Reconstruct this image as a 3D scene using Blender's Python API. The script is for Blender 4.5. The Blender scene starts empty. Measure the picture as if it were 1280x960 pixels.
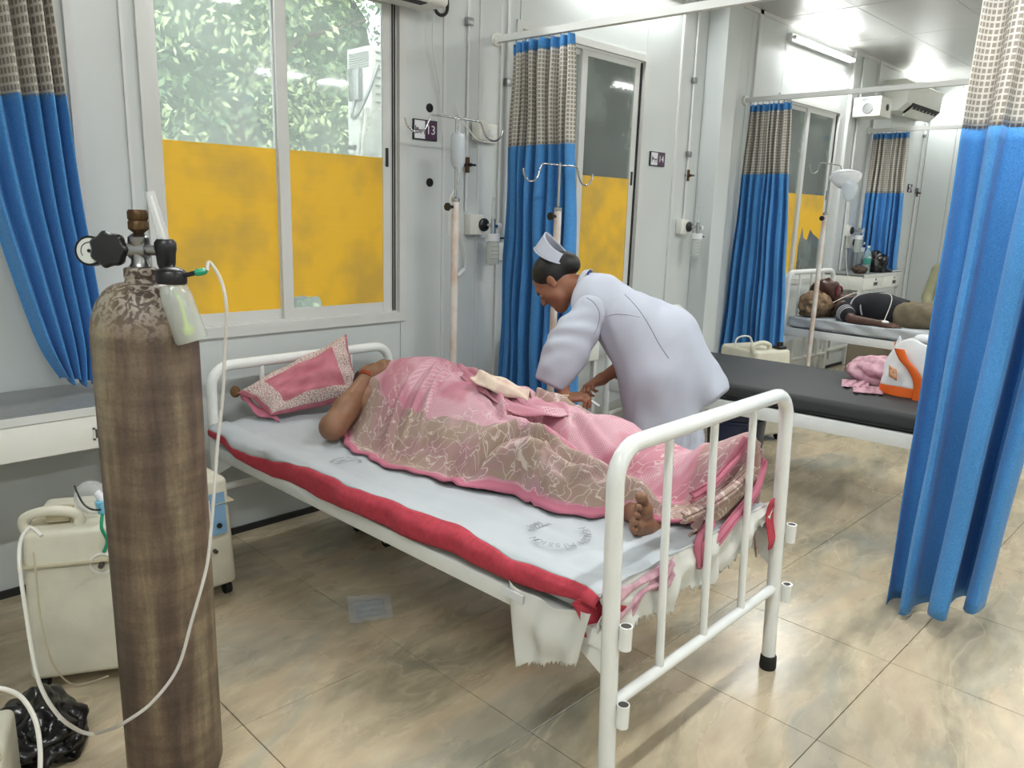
import bpy, bmesh, math, random
import numpy as np
from mathutils import Vector, Matrix
random.seed(7); np.random.seed(7)
SC = bpy.context.scene
COL = SC.collection
PI = math.pi
# ------------------------------------------------------------------ camera
FPX = 969.046
yaw, pitch, roll = math.radians(45.5208), math.radians(12.5113), math.radians(1.79429)
_cy, _sy, _cp, _sp = math.cos(yaw), math.sin(yaw), math.cos(pitch), math.sin(pitch)
FW = np.array([_sy*_cp, _cy*_cp, -_sp]); _rt = np.array([_cy, -_sy, 0.0]); _up = np.cross(_rt, FW)
RT = math.cos(roll)*_rt + math.sin(roll)*_up
UP = -math.sin(roll)*_rt + math.cos(roll)*_up
CAM = np.array([0, 0, 1.5])
cd = bpy.data.cameras.new('camera'); cam = bpy.data.objects.new('camera', cd); COL.objects.link(cam)
cd.sensor_fit = 'HORIZONTAL'; cd.sensor_width = 36.0; cd.lens = FPX/1280*36; cd.clip_start = .02; cd.clip_end = 200
cam.matrix_world = Matrix(((RT[0], UP[0], -FW[0], 0), (RT[1], UP[1], -FW[1], 0), (RT[2], UP[2], -FW[2], 1.5), (0, 0, 0, 1)))
SC.camera = cam
# ------------------------------------------------------------------ world, exposure
SC.view_settings.view_transform = 'Standard'; SC.view_settings.look = 'None'
SC.view_settings.gamma = 1; SC.view_settings.use_curve_mapping = False
SC.view_settings.exposure = -0.28
W = bpy.data.worlds.new('world'); SC.world = W; W.use_nodes = True
_n = W.node_tree.nodes; _bg = _n['Background']
_sky = _n.new('ShaderNodeTexSky'); _sky.sky_type = 'NISHITA'; _sky.sun_disc = False
_sky.sun_elevation = math.radians(50); _sky.sun_rotation = math.radians(200); _sky.air_density = 1.5; _sky.dust_density = 4
_mixw = _n.new('ShaderNodeMixRGB'); _mixw.inputs[0].default_value = .6; _mixw.inputs[2].default_value = (8, 8.3, 8.6, 1)
W.node_tree.links.new(_sky.outputs[0], _mixw.inputs[1]); W.node_tree.links.new(_mixw.outputs[0], _bg.inputs[0])
_bg.inputs[1].default_value = 0.95
# lamps of the ward and the added aisle tubes are in tube_light() below; LAMP scales all of them
LAMP = 1.0

# geometry helper: where a picture ray meets a plane
def ray(x, y): return RT*((x-640)/FPX) + UP*((480-y)/FPX) + FW
def at(x, y, ax, v):
    d = ray(x, y); i = 'XYZ'.index(ax); return CAM + d*((v-CAM[i])/d[i])
def on_plane(x, y, p0, nrm, off=0):
    d = ray(x, y); return CAM + d*((off-np.dot(CAM-p0, nrm))/np.dot(d, nrm))

# ------------------------------------------------------------------ materials
def srgb(r, g, b):
    f = lambda c: (c/255/12.92) if c <= 10 else ((c/255+.055)/1.055)**2.4
    return (f(r), f(g), f(b), 1)
MATS = {}
def mat(name, col, rough=.5, metal=0, noise=0, nscale=8, bump=0, bscale=200, spec=.5, sheen=0, col2=None, stretch=None, emit=None, coat=0, trans=0, alpha=1, sss=0):
    m = bpy.data.materials.new(name); m.use_nodes = True; N = m.node_tree.nodes; L = m.node_tree.links
    b = N['Principled BSDF']; b.inputs['Base Color'].default_value = col; b.inputs['Roughness'].default_value = rough
    b.inputs['Metallic'].default_value = metal; b.inputs['Specular IOR Level'].default_value = spec
    b.inputs['Sheen Weight'].default_value = sheen; b.inputs['Coat Weight'].default_value = coat
    b.inputs['Transmission Weight'].default_value = trans; b.inputs['Alpha'].default_value = alpha
    if sss: b.inputs['Subsurface Weight'].default_value = sss; b.inputs['Subsurface Radius'].default_value = (.012, .005, .003)
    if emit: b.inputs['Emission Color'].default_value = emit[0]; b.inputs['Emission Strength'].default_value = emit[1]
    tc = N.new('ShaderNodeNewGeometry')
    vec = tc.outputs['Position']
    if stretch:
        mp = N.new('ShaderNodeMapping'); mp.inputs['Scale'].default_value = stretch; L.new(vec, mp.inputs[0]); vec = mp.outputs[0]
    if noise or col2:
        t = N.new('ShaderNodeTexNoise'); t.inputs['Scale'].default_value = nscale; t.inputs['Detail'].default_value = 6; L.new(vec, t.inputs['Vector'])
        r = N.new('ShaderNodeValToRGB'); L.new(t.outputs[0], r.inputs[0])
        c2 = col2 or tuple(max(0, c*(1-noise)) for c in col[:3])+(1,)
        r.color_ramp.elements[0].color = c2; r.color_ramp.elements[0].position = .35
        r.color_ramp.elements[1].color = col; r.color_ramp.elements[1].position = .62
        L.new(r.outputs[0], b.inputs['Base Color'])
    if bump:
        t2 = N.new('ShaderNodeTexNoise'); t2.inputs['Scale'].default_value = bscale; t2.inputs['Detail'].default_value = 3; L.new(vec, t2.inputs['Vector'])
        bp = N.new('ShaderNodeBump'); bp.inputs['Strength'].default_value = bump; bp.inputs['Distance'].default_value = .002
        L.new(t2.outputs[0], bp.inputs['Height']); L.new(bp.outputs[0], b.inputs['Normal'])
    MATS[name] = m; return m
M_wall = mat('painted wall panel', srgb(208, 213, 212), .38, noise=.05, nscale=2, bump=.05, bscale=3)
M_wallb = mat('lower wall panel', srgb(196, 194, 184), .5, noise=.08, nscale=3)
M_trim = mat('wall trim', srgb(214, 215, 214), .35)
M_dark = mat('dark gap', srgb(40, 40, 40), .7)
M_ceil = mat('ceiling panel', srgb(186, 187, 184), .4, noise=.05, nscale=2)
M_alu = mat('white aluminium', srgb(212, 213, 210), .35, noise=.04, nscale=6)
M_black = mat('black plastic', srgb(18, 18, 20), .38)
M_rubber = mat('black rubber', srgb(16, 16, 16), .7)
M_white = mat('white enamel', srgb(232, 234, 232), .22, noise=.04, nscale=14, coat=.4)
M_chrome = mat('chrome', srgb(190, 190, 192), .18, metal=1)
M_steel = mat('steel', srgb(150, 150, 150), .35, metal=1)
M_plastic = mat('white plastic', srgb(226, 226, 218), .4, noise=.04, nscale=9)
M_cream = mat('cream plastic', srgb(214, 210, 192), .5, noise=.12, nscale=9, bump=.15, bscale=120)
M_beige = mat('beige plastic', srgb(188, 178, 150), .5, noise=.1, nscale=20)
M_hollow = mat('tube inside', srgb(70, 66, 62), .6)
M_sheet = mat('white cotton', srgb(184, 189, 194), .85, noise=.04, nscale=5, bump=.15, bscale=600)
M_cloth = mat('off white cotton', srgb(212, 212, 206), .9, noise=.06, nscale=6, bump=.25, bscale=500)
M_redband = mat('red woven border', srgb(184, 58, 74), .85, noise=.2, nscale=60, bump=.3, bscale=700)
M_uniform = mat('white uniform cotton', srgb(180, 184, 197), .8, noise=.03, nscale=5, bump=.1, bscale=500)
M_skinN = mat('brown skin', srgb(150, 100, 76), .5, noise=.12, nscale=14, bump=.12, bscale=150, sss=.05)
M_skinP = mat('deep brown skin', srgb(138, 98, 74), .5, noise=.22, nscale=18, bump=.3, bscale=160, sss=.05)
M_skinM = mat('dark brown skin', srgb(84, 54, 44), .5, noise=.15, nscale=14, sss=.03)
M_palm = mat('palm skin', srgb(178, 128, 104), .5)
M_hair = mat('black hair', srgb(12, 10, 10), .5, stretch=(1, 1, 1), noise=.4, nscale=90, bump=.4, bscale=300)
M_eye = mat('eye white', srgb(225, 220, 215), .2)
M_lip = mat('lips', srgb(132, 74, 66), .5)
M_blackmat = mat('black rexine', srgb(50, 52, 54), .6, noise=.1, nscale=6, bump=.25, bscale=300)
M_red = mat('red plastic', srgb(150, 32, 30), .4)
M_navy = mat('navy plastic', srgb(34, 46, 74), .4)
M_bluegrey = mat('blue grey plastic', srgb(76, 100, 124), .4)
M_polybag = mat('black polythene', srgb(12, 12, 14), .22, bump=.6, bscale=30)
M_orange = mat('orange print', srgb(226, 100, 24), .5)
M_bagwhite = mat('white woven bag', srgb(226, 228, 230), .5, bump=.3, bscale=60)
M_pinkwrap = mat('pale pink cloth', srgb(206, 166, 176), .9, col2=srgb(178, 132, 148), nscale=30, bump=.3, bscale=300)
M_brown = mat('brown wool', srgb(150, 124, 96), .95, col2=srgb(92, 74, 56), nscale=25, bump=.5, bscale=200)
M_khaki = mat('khaki cotton', srgb(120, 108, 88), .9, col2=srgb(96, 86, 68), nscale=12, bump=.2, bscale=300)
M_khaki2 = mat('olive cotton', srgb(150, 148, 118), .9, noise=.15, nscale=12)
M_tee = mat('black jersey', srgb(26, 27, 32), .9, bump=.2, bscale=300)
M_stripe = mat('grey stripe', srgb(170, 170, 176), .9)
M_collar = mat('maroon trim', srgb(110, 34, 46), .9)
M_tape = mat('white tape', srgb(228, 228, 226), .6)
M_tube = mat('pale tubing', srgb(214, 210, 204), .25, alpha=.75, noise=.03)
M_tubew = mat('white tubing', srgb(222, 220, 212), .35)
M_green = mat('green connector', srgb(20, 150, 110), .35)
M_brass = mat('tarnished brass', srgb(92, 70, 46), .45, metal=.8, noise=.4, nscale=60)
M_dial = mat('gauge dial', srgb(210, 214, 208), .3)
M_thread = mat('orange red thread', srgb(146, 66, 40), .9)
M_bangle = mat('cream bangle', srgb(226, 210, 170), .3)
M_blueband = mat('blue lanyard', srgb(44, 84, 176), .7)
M_deskt = mat('grey laminate', srgb(128, 130, 130), .35, noise=.15, nscale=40)
M_deskw = mat('white powder coat', srgb(226, 226, 220), .4)
M_plate = mat('purple print', srgb(74, 40, 70), .4)
M_platew = mat('plate white', srgb(222, 224, 228), .3)
M_purple = M_plate
M_panelblue = mat('blue label', srgb(120, 158, 190), .4)
M_ink = mat('faded ink', srgb(150, 150, 160), .8)
M_stamp = mat('stamp haze', srgb(206, 202, 212), .9)
M_nail = mat('nail', srgb(190, 150, 130), .3)
M_water = mat('bottle plastic', srgb(190, 220, 222), .08, alpha=.35)
M_label = mat('bottle label', srgb(60, 140, 130), .5)
M_drip = mat('drip bottle', srgb(214, 222, 230), .15, alpha=.72)
M_poly = mat('clear polythene', srgb(226, 228, 228), .15, alpha=.26)
M_polyw = mat('milky polythene', srgb(226, 228, 230), .3, alpha=.85)
M_humid = mat('humidifier bottle', srgb(206, 212, 206), .15, alpha=.5)
M_yellowgreen = mat('yellow green float', srgb(205, 236, 30), .5)
M_bluemask = mat('blue mask valve', srgb(120, 190, 220), .4)
M_elastic = M_black
M_bark = mat('bark', srgb(90, 76, 60), .9)
M_soil = mat('outside ground', srgb(110, 104, 84), .95, noise=.3, nscale=2)
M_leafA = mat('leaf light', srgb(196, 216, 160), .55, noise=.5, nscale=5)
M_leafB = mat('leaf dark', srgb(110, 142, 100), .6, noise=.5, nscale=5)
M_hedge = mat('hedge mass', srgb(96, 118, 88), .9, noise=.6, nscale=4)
M_tubeglow = mat('lit tube', (1, 1, 1, 1), .4, emit=((1, .99, .96, 1), 26))
M_shoe = mat('black shoe', srgb(24, 22, 24), .4)

def nodes_of(name, rough=.5):
    m = bpy.data.materials.new(name); m.use_nodes = True; MATS[name] = m
    b = m.node_tree.nodes['Principled BSDF']; b.inputs['Roughness'].default_value = rough
    return m, m.node_tree.nodes, m.node_tree.links, b
def ramp(N, stops):
    r = N.new('ShaderNodeValToRGB'); e = r.color_ramp.elements
    e[0].position, e[0].color = stops[0]; e[1].position, e[1].color = stops[-1]
    for p, c in stops[1:-1]:
        x = e.new(p); x.color = c
    return r
def mathn(N, L, op, a, b=None):
    n = N.new('ShaderNodeMath'); n.operation = op
    for i, v in enumerate((a, b)):
        if v is None: continue
        if isinstance(v, (int, float)): n.inputs[i].default_value = v
        else: L.new(v, n.inputs[i])
    return n.outputs[0]
def mixc(N, L, f, a, b, mode='MIX'):
    n = N.new('ShaderNodeMixRGB'); n.blend_type = mode
    for i, v in enumerate((f, a, b)):
        if isinstance(v, (int, float)): n.inputs[i].default_value = v
        elif isinstance(v, tuple): n.inputs[i].default_value = v
        else: L.new(v, n.inputs[i])
    return n.outputs[0]

# floor: brown and grey veined polished stone look, veins run along one diagonal
def floor_mat():
    m, N, L, b = nodes_of('veined stone tile', .22)
    g = N.new('ShaderNodeNewGeometry')
    mp = N.new('ShaderNodeMapping'); mp.vector_type = 'TEXTURE'; mp.inputs['Rotation'].default_value = (0, 0, math.radians(8)); mp.inputs['Scale'].default_value = (2.0, .85, 1)
    L.new(g.outputs['Position'], mp.inputs[0])
    n0 = N.new('ShaderNodeTexNoise'); n0.inputs['Scale'].default_value = 1.2; n0.inputs['Detail'].default_value = 3; L.new(mp.outputs[0], n0.inputs['Vector'])
    ad = N.new('ShaderNodeVectorMath'); ad.operation = 'MULTIPLY_ADD'; L.new(n0.outputs['Color'], ad.inputs[0]); ad.inputs[1].default_value = (.9, .9, 0); L.new(mp.outputs[0], ad.inputs[2])
    n1 = N.new('ShaderNodeTexNoise'); n1.inputs['Scale'].default_value = 2.3; n1.inputs['Detail'].default_value = 9; n1.inputs['Roughness'].default_value = .62; L.new(ad.outputs[0], n1.inputs['Vector'])
    r = ramp(N, [(.26, srgb(122, 124, 118)), (.38, srgb(162, 152, 130)), (.48, srgb(190, 176, 150)), (.58, srgb(196, 178, 150)), (.74, srgb(208, 196, 170))])
    L.new(n1.outputs[0], r.inputs[0])
    n2 = N.new('ShaderNodeTexNoise'); n2.inputs['Scale'].default_value = 1.6; n2.inputs['Detail'].default_value = 5; L.new(ad.outputs[0], n2.inputs['Vector'])
    n2.inputs['Distortion'].default_value = 1.0
    r2 = ramp(N, [(.52, (0, 0, 0, 1)), (.66, (1, 1, 1, 1))]); L.new(n2.outputs[0], r2.inputs[0])
    c = mixc(N, L, mathn(N, L, 'MULTIPLY', r2.outputs[0], .55), r.outputs[0], srgb(150, 156, 150))
    # fine pale veins
    n3 = N.new('ShaderNodeTexNoise'); n3.inputs['Scale'].default_value = 3.5; n3.inputs['Detail'].default_value = 4; L.new(ad.outputs[0], n3.inputs['Vector'])
    v = mathn(N, L, 'ABSOLUTE', mathn(N, L, 'SUBTRACT', n3.outputs[0], .5)); r3 = ramp(N, [(0, (1, 1, 1, 1)), (.012, (0, 0, 0, 1))]); L.new(v, r3.inputs[0])
    c = mixc(N, L, mathn(N, L, 'MULTIPLY', r3.outputs[0], .45), c, srgb(206, 190, 164))
    n4 = N.new('ShaderNodeTexNoise'); n4.inputs['Scale'].default_value = 14; n4.inputs['Detail'].default_value = 6; L.new(mp.outputs[0], n4.inputs['Vector'])
    c = mixc(N, L, .35, c, n4.outputs[0], 'OVERLAY')
    L.new(c, b.inputs['Base Color'])
    r5 = ramp(N, [(.3, (.16, .16, .16, 1)), (.7, (.36, .36, .36, 1))]); L.new(n1.outputs[0], r5.inputs[0]); L.new(r5.outputs[0], b.inputs['Roughness'])
    return m
M_floor = floor_mat()
M_grout = mat('grout', srgb(74, 64, 54), .8)

# blue curtain cloth and the checked grey mesh above it (uv in metres)
def fabric_blue():
    m, N, L, b = nodes_of('blue curtain cloth', .75)
    g = N.new('ShaderNodeNewGeometry'); n = N.new('ShaderNodeTexNoise'); n.inputs['Scale'].default_value = 260; L.new(g.outputs['Position'], n.inputs['Vector'])
    r = ramp(N, [(.3, srgb(48, 118, 186)), (.7, srgb(80, 152, 212))]); L.new(n.outputs[0], r.inputs[0]); L.new(r.outputs[0], b.inputs['Base Color'])
    b.inputs['Sheen Weight'].default_value = .15
    n2 = N.new('ShaderNodeTexNoise'); n2.inputs['Scale'].default_value = 14; n2.inputs['Detail'].default_value = 4; L.new(g.outputs['Position'], n2.inputs['Vector'])
    bp = N.new('ShaderNodeBump'); bp.inputs['Strength'].default_value = .35; bp.inputs['Distance'].default_value = .01; L.new(n2.outputs[0], bp.inputs['Height']); L.new(bp.outputs[0], b.inputs['Normal'])
    return m
def fabric_mesh():
    m, N, L, b = nodes_of('checked grey mesh cloth', .85)
    uv = N.new('ShaderNodeUVMap'); sep = N.new('ShaderNodeSeparateXYZ'); L.new(uv.outputs[0], sep.inputs[0])
    fs = []
    for o, p in ((0, .02), (1, .021)):
        x = mathn(N, L, 'FRACT', mathn(N, L, 'DIVIDE', sep.outputs[o], p))
        a = mathn(N, L, 'ABSOLUTE', mathn(N, L, 'SUBTRACT', x, .5))
        fs.append(mathn(N, L, 'LESS_THAN', a, .34))
    sq = mathn(N, L, 'MULTIPLY', fs[0], fs[1])
    g = N.new('ShaderNodeNewGeometry'); n = N.new('ShaderNodeTexNoise'); n.inputs['Scale'].default_value = 180; L.new(g.outputs['Position'], n.inputs['Vector'])
    dk = mixc(N, L, n.outputs[0], srgb(126, 118, 108), srgb(164, 156, 146))
    c = mixc(N, L, sq, srgb(208, 204, 196), dk); L.new(c, b.inputs['Base Color'])
    return m
M_blue = fabric_blue(); M_mesh = fabric_mesh()

def blanket_mat():
    # uv: u across the cloth (0 near hem .. 1 far), v along; in metres
    m, N, L, b = nodes_of('pink printed bedcover', .92)
    uv = N.new('ShaderNodeUVMap'); sep = N.new('ShaderNodeSeparateXYZ'); L.new(uv.outputs[0], sep.inputs[0])
    U, V = sep.outputs[0], sep.outputs[1]
    n0 = N.new('ShaderNodeTexNoise'); n0.inputs['Scale'].default_value = 3; L.new(uv.outputs[0], n0.inputs['Vector'])
    Ud = mathn(N, L, 'ADD', U, mathn(N, L, 'MULTIPLY', mathn(N, L, 'SUBTRACT', n0.outputs[0], .5), .12))
    bnd = mathn(N, L, 'MULTIPLY', mathn(N, L, 'GREATER_THAN', Ud, .045), mathn(N, L, 'LESS_THAN', Ud, .27))
    bnd2 = mathn(N, L, 'GREATER_THAN', V, 1.42)
    band = mathn(N, L, 'MAXIMUM', bnd, mathn(N, L, 'MULTIPLY', bnd2, .75))
    n1 = N.new('ShaderNodeTexNoise'); n1.inputs['Scale'].default_value = 5; n1.inputs['Detail'].default_value = 3; L.new(uv.outputs[0], n1.inputs['Vector'])
    rt = ramp(N, [(.35, srgb(162, 122, 128)), (.55, srgb(156, 134, 118)), (.7, srgb(176, 144, 142))]); L.new(n1.outputs[0], rt.inputs[0])
    rp = ramp(N, [(.35, srgb(180, 116, 132)), (.65, srgb(194, 138, 150))]); L.new(n1.outputs[0], rp.inputs[0])
    c = mixc(N, L, band, rp.outputs[0], rt.outputs[0])
    # fine white check in the pink field
    ck = []
    for s in (U, V):
        x = mathn(N, L, 'FRACT', mathn(N, L, 'DIVIDE', s, .0075)); ck.append(mathn(N, L, 'LESS_THAN', x, .3))
    chk = mathn(N, L, 'MAXIMUM', ck[0], ck[1])
    n5 = N.new('ShaderNodeTexNoise'); n5.inputs['Scale'].default_value = 4.5; L.new(uv.outputs[0], n5.inputs['Vector'])
    r5 = ramp(N, [(.47, (0, 0, 0, 1)), (.53, (1, 1, 1, 1))]); L.new(n5.outputs[0], r5.inputs[0])
    cf = mathn(N, L, 'MULTIPLY', mathn(N, L, 'MULTIPLY', chk, r5.outputs[0]), mathn(N, L, 'SUBTRACT', 1, mathn(N, L, 'MULTIPLY', band, .7)))
    c = mixc(N, L, mathn(N, L, 'MULTIPLY', cf, .55), c, srgb(222, 200, 208))
    # flower outlines
    dn = N.new('ShaderNodeTexNoise'); dn.inputs['Scale'].default_value = 16; dn.inputs['Detail'].default_value = 2; L.new(uv.outputs[0], dn.inputs['Vector'])
    ad = N.new('ShaderNodeVectorMath'); ad.operation = 'MULTIPLY_ADD'; L.new(dn.outputs['Color'], ad.inputs[0]); ad.inputs[1].default_value = (.11, .11, 0); L.new(uv.outputs[0], ad.inputs[2])
    vo = N.new('ShaderNodeTexVoronoi'); vo.feature = 'DISTANCE_TO_EDGE'; vo.inputs['Scale'].default_value = 20; L.new(ad.outputs[0], vo.inputs['Vector'])
    ln = ramp(N, [(.012, (1, 1, 1, 1)), (.035, (0, 0, 0, 1))]); L.new(vo.outputs[0], ln.inputs[0])
    n6 = N.new('ShaderNodeTexNoise'); n6.inputs['Scale'].default_value = 6; L.new(uv.outputs[0], n6.inputs['Vector'])
    r6 = ramp(N, [(.5, (0, 0, 0, 1)), (.58, (1, 1, 1, 1))]); L.new(n6.outputs[0], r6.inputs[0])
    inb = mathn(N, L, 'MAXIMUM', mathn(N, L, 'MULTIPLY', band, .85), mathn(N, L, 'MULTIPLY', r6.outputs[0], .8))
    c = mixc(N, L, mathn(N, L, 'MULTIPLY', mathn(N, L, 'MULTIPLY', ln.outputs[0], inb), .8), c, srgb(218, 204, 196))
    # plain pink hem
    hem = mathn(N, L, 'LESS_THAN', U, .032); c = mixc(N, L, hem, c, srgb(190, 112, 132))
    L.new(c, b.inputs['Base Color'])
    n2 = N.new('ShaderNodeTexNoise'); n2.inputs['Scale'].default_value = 300; L.new(uv.outputs[0], n2.inputs['Vector'])
    bp = N.new('ShaderNodeBump'); bp.inputs['Strength'].default_value = .3; bp.inputs['Distance'].default_value = .002; L.new(n2.outputs[0], bp.inputs['Height']); L.new(bp.outputs[0], b.inputs['Normal'])
    return m
M_blanket = blanket_mat()
def pillow_mat():
    m, N, L, b = nodes_of('pink pillow print', .92)
    uv = N.new('ShaderNodeUVMap'); sep = N.new('ShaderNodeSeparateXYZ'); L.new(uv.outputs[0], sep.inputs[0])
    ax = mathn(N, L, 'ABSOLUTE', mathn(N, L, 'SUBTRACT', sep.outputs[0], .5)); ay = mathn(N, L, 'ABSOLUTE', mathn(N, L, 'SUBTRACT', sep.outputs[1], .5))
    mx = mathn(N, L, 'MAXIMUM', ax, ay)
    n = N.new('ShaderNodeTexNoise'); n.inputs['Scale'].default_value = 70; n.inputs['Detail'].default_value = 3; L.new(uv.outputs[0], n.inputs['Vector'])
    rr = ramp(N, [(.42, srgb(150, 116, 112)), (.5, srgb(196, 176, 166)), (.6, srgb(222, 206, 204))]); L.new(n.outputs[0], rr.inputs[0])
    band = mathn(N, L, 'MULTIPLY', mathn(N, L, 'GREATER_THAN', mx, .33), mathn(N, L, 'LESS_THAN', mx, .475))
    n2 = N.new('ShaderNodeTexNoise'); n2.inputs['Scale'].default_value = 6; L.new(uv.outputs[0], n2.inputs['Vector'])
    rp = ramp(N, [(.3, srgb(172, 96, 108)), (.7, srgb(192, 120, 132))]); L.new(n2.outputs[0], rp.inputs[0])
    c = mixc(N, L, band, rp.outputs[0], rr.outputs[0]); L.new(c, b.inputs['Base Color'])
    return m
M_pillow = pillow_mat()

def cylinder_mat():
    m, N, L, b = nodes_of('dirty painted steel cylinder', .55)
    g = N.new('ShaderNodeNewGeometry'); tc = N.new('ShaderNodeTexCoord')
    mp = N.new('ShaderNodeMapping'); mp.inputs['Scale'].default_value = (9, 9, 1.1); L.new(tc.outputs['Object'], mp.inputs[0])
    n1 = N.new('ShaderNodeTexNoise'); n1.inputs['Scale'].default_value = 1; n1.inputs['Detail'].default_value = 8; n1.inputs['Roughness'].default_value = .62; L.new(mp.outputs[0], n1.inputs['Vector'])
    r = ramp(N, [(.36, srgb(74, 60, 52)), (.47, srgb(96, 80, 68)), (.545, srgb(112, 96, 78)), (.62, srgb(136, 123, 100)), (.74, srgb(150, 138, 114))]); L.new(n1.outputs[0], r.inputs[0])
    mp2 = N.new('ShaderNodeMapping'); mp2.inputs['Scale'].default_value = (4, 4, 26); L.new(tc.outputs['Object'], mp2.inputs[0])
    n2 = N.new('ShaderNodeTexNoise'); n2.inputs['Scale'].default_value = 1; n2.inputs['Detail'].default_value = 7; L.new(mp2.outputs[0], n2.inputs['Vector'])
    r2 = ramp(N, [(.42, (.35, .35, .35, 1)), (.62, (.72, .72, .72, 1))]); L.new(n2.outputs[0], r2.inputs[0])
    c = mixc(N, L, .5, r.outputs[0], r2.outputs[0], 'OVERLAY')
    n3 = N.new('ShaderNodeTexNoise'); n3.inputs['Scale'].default_value = 160; L.new(tc.outputs['Object'], n3.inputs['Vector'])
    c = mixc(N, L, .3, c, n3.outputs[0], 'OVERLAY')
    # worn shoulder: bare pale patches
    sp = N.new('ShaderNodeSeparateXYZ'); L.new(tc.outputs['Object'], sp.inputs[0])
    rz = ramp(N, [(0, (0, 0, 0, 1)), (1, (1, 1, 1, 1))]); L.new(mathn(N, L, 'MULTIPLY', mathn(N, L, 'SUBTRACT', sp.outputs[2], 1.18), 9), rz.inputs[0])
    n4 = N.new('ShaderNodeTexNoise'); n4.inputs['Scale'].default_value = 46; n4.inputs['Detail'].default_value = 5; n4.inputs['Distortion'].default_value = 1.5; L.new(tc.outputs['Object'], n4.inputs['Vector'])
    r4 = ramp(N, [(.46, (0, 0, 0, 1)), (.56, (1, 1, 1, 1))]); L.new(n4.outputs[0], r4.inputs[0])
    c = mixc(N, L, mathn(N, L, 'MULTIPLY', mathn(N, L, 'MULTIPLY', rz.outputs[0], r4.outputs[0]), .75), c, srgb(176, 166, 152))
    L.new(c, b.inputs['Base Color'])
    bp = N.new('ShaderNodeBump'); bp.inputs['Strength'].default_value = .4; bp.inputs['Distance'].default_value = .003; L.new(n1.outputs[0], bp.inputs['Height']); L.new(bp.outputs[0], b.inputs['Normal'])
    b.inputs['Metallic'].default_value = .1
    return m
M_cyl = cylinder_mat()
def film_mat():
    m, N, L, b = nodes_of('yellow window film', .6)
    g = N.new('ShaderNodeNewGeometry'); n = N.new('ShaderNodeTexNoise'); n.inputs['Scale'].default_value = 3.5; n.inputs['Detail'].default_value = 3; L.new(g.outputs['Position'], n.inputs['Vector'])
    r = ramp(N, [(.36, srgb(210, 170, 66)), (.55, srgb(240, 190, 48)), (.8, srgb(244, 194, 46))]); L.new(n.outputs[0], r.inputs[0]); L.new(r.outputs[0], b.inputs['Base Color'])
    mp = N.new('ShaderNodeMapping'); mp.inputs['Scale'].default_value = (3, 3, 60); L.new(g.outputs['Position'], mp.inputs[0])
    n2 = N.new('ShaderNodeTexNoise'); n2.inputs['Scale'].default_value = 1; L.new(mp.outputs[0], n2.inputs['Vector'])
    bp = N.new('ShaderNodeBump'); bp.inputs['Strength'].default_value = .15; bp.inputs['Distance'].default_value = .004; L.new(n2.outputs[0], bp.inputs['Height']); L.new(bp.outputs[0], b.inputs['Normal'])
    return m
M_film = film_mat()
def glass_mat():
    m = bpy.data.materials.new('dusty glass'); m.use_nodes = True; N = m.node_tree.nodes; L = m.node_tree.links; N.clear()
    o = N.new('ShaderNodeOutputMaterial'); t = N.new('ShaderNodeBsdfTransparent'); t.inputs[0].default_value = (.93, .96, .94, 1)
    gl = N.new('ShaderNodeBsdfGlossy'); gl.inputs['Roughness'].default_value = .05
    df = N.new('ShaderNodeBsdfTranslucent'); df.inputs[0].default_value = (.72, .78, .76, 1)
    df2 = N.new('ShaderNodeBsdfDiffuse'); df2.inputs[0].default_value = (.72, .76, .74, 1)
    a0 = N.new('ShaderNodeMixShader'); a0.inputs[0].default_value = .45; L.new(df.outputs[0], a0.inputs[1]); L.new(df2.outputs[0], a0.inputs[2])
    g = N.new('ShaderNodeNewGeometry'); n = N.new('ShaderNodeTexNoise'); n.inputs['Scale'].default_value = 2.5; n.inputs['Detail'].default_value = 5; L.new(g.outputs['Position'], n.inputs['Vector'])
    mr = N.new('ShaderNodeMapRange'); mr.inputs[1].default_value = .35; mr.inputs[2].default_value = .7; mr.inputs[3].default_value = .20; mr.inputs[4].default_value = .42; L.new(n.outputs[0], mr.inputs[0])
    a = N.new('ShaderNodeMixShader'); L.new(mr.outputs[0], a.inputs[0]); L.new(t.outputs[0], a.inputs[1]); L.new(a0.outputs[0], a.inputs[2])
    fr = N.new('ShaderNodeFresnel'); fr.inputs[0].default_value = 1.45
    b = N.new('ShaderNodeMixShader'); L.new(fr.outputs[0], b.inputs[0]); L.new(a.outputs[0], b.inputs[1]); L.new(gl.outputs[0], b.inputs[2])
    L.new(b.outputs[0], o.inputs[0]); return m
M_glass = glass_mat()

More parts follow.
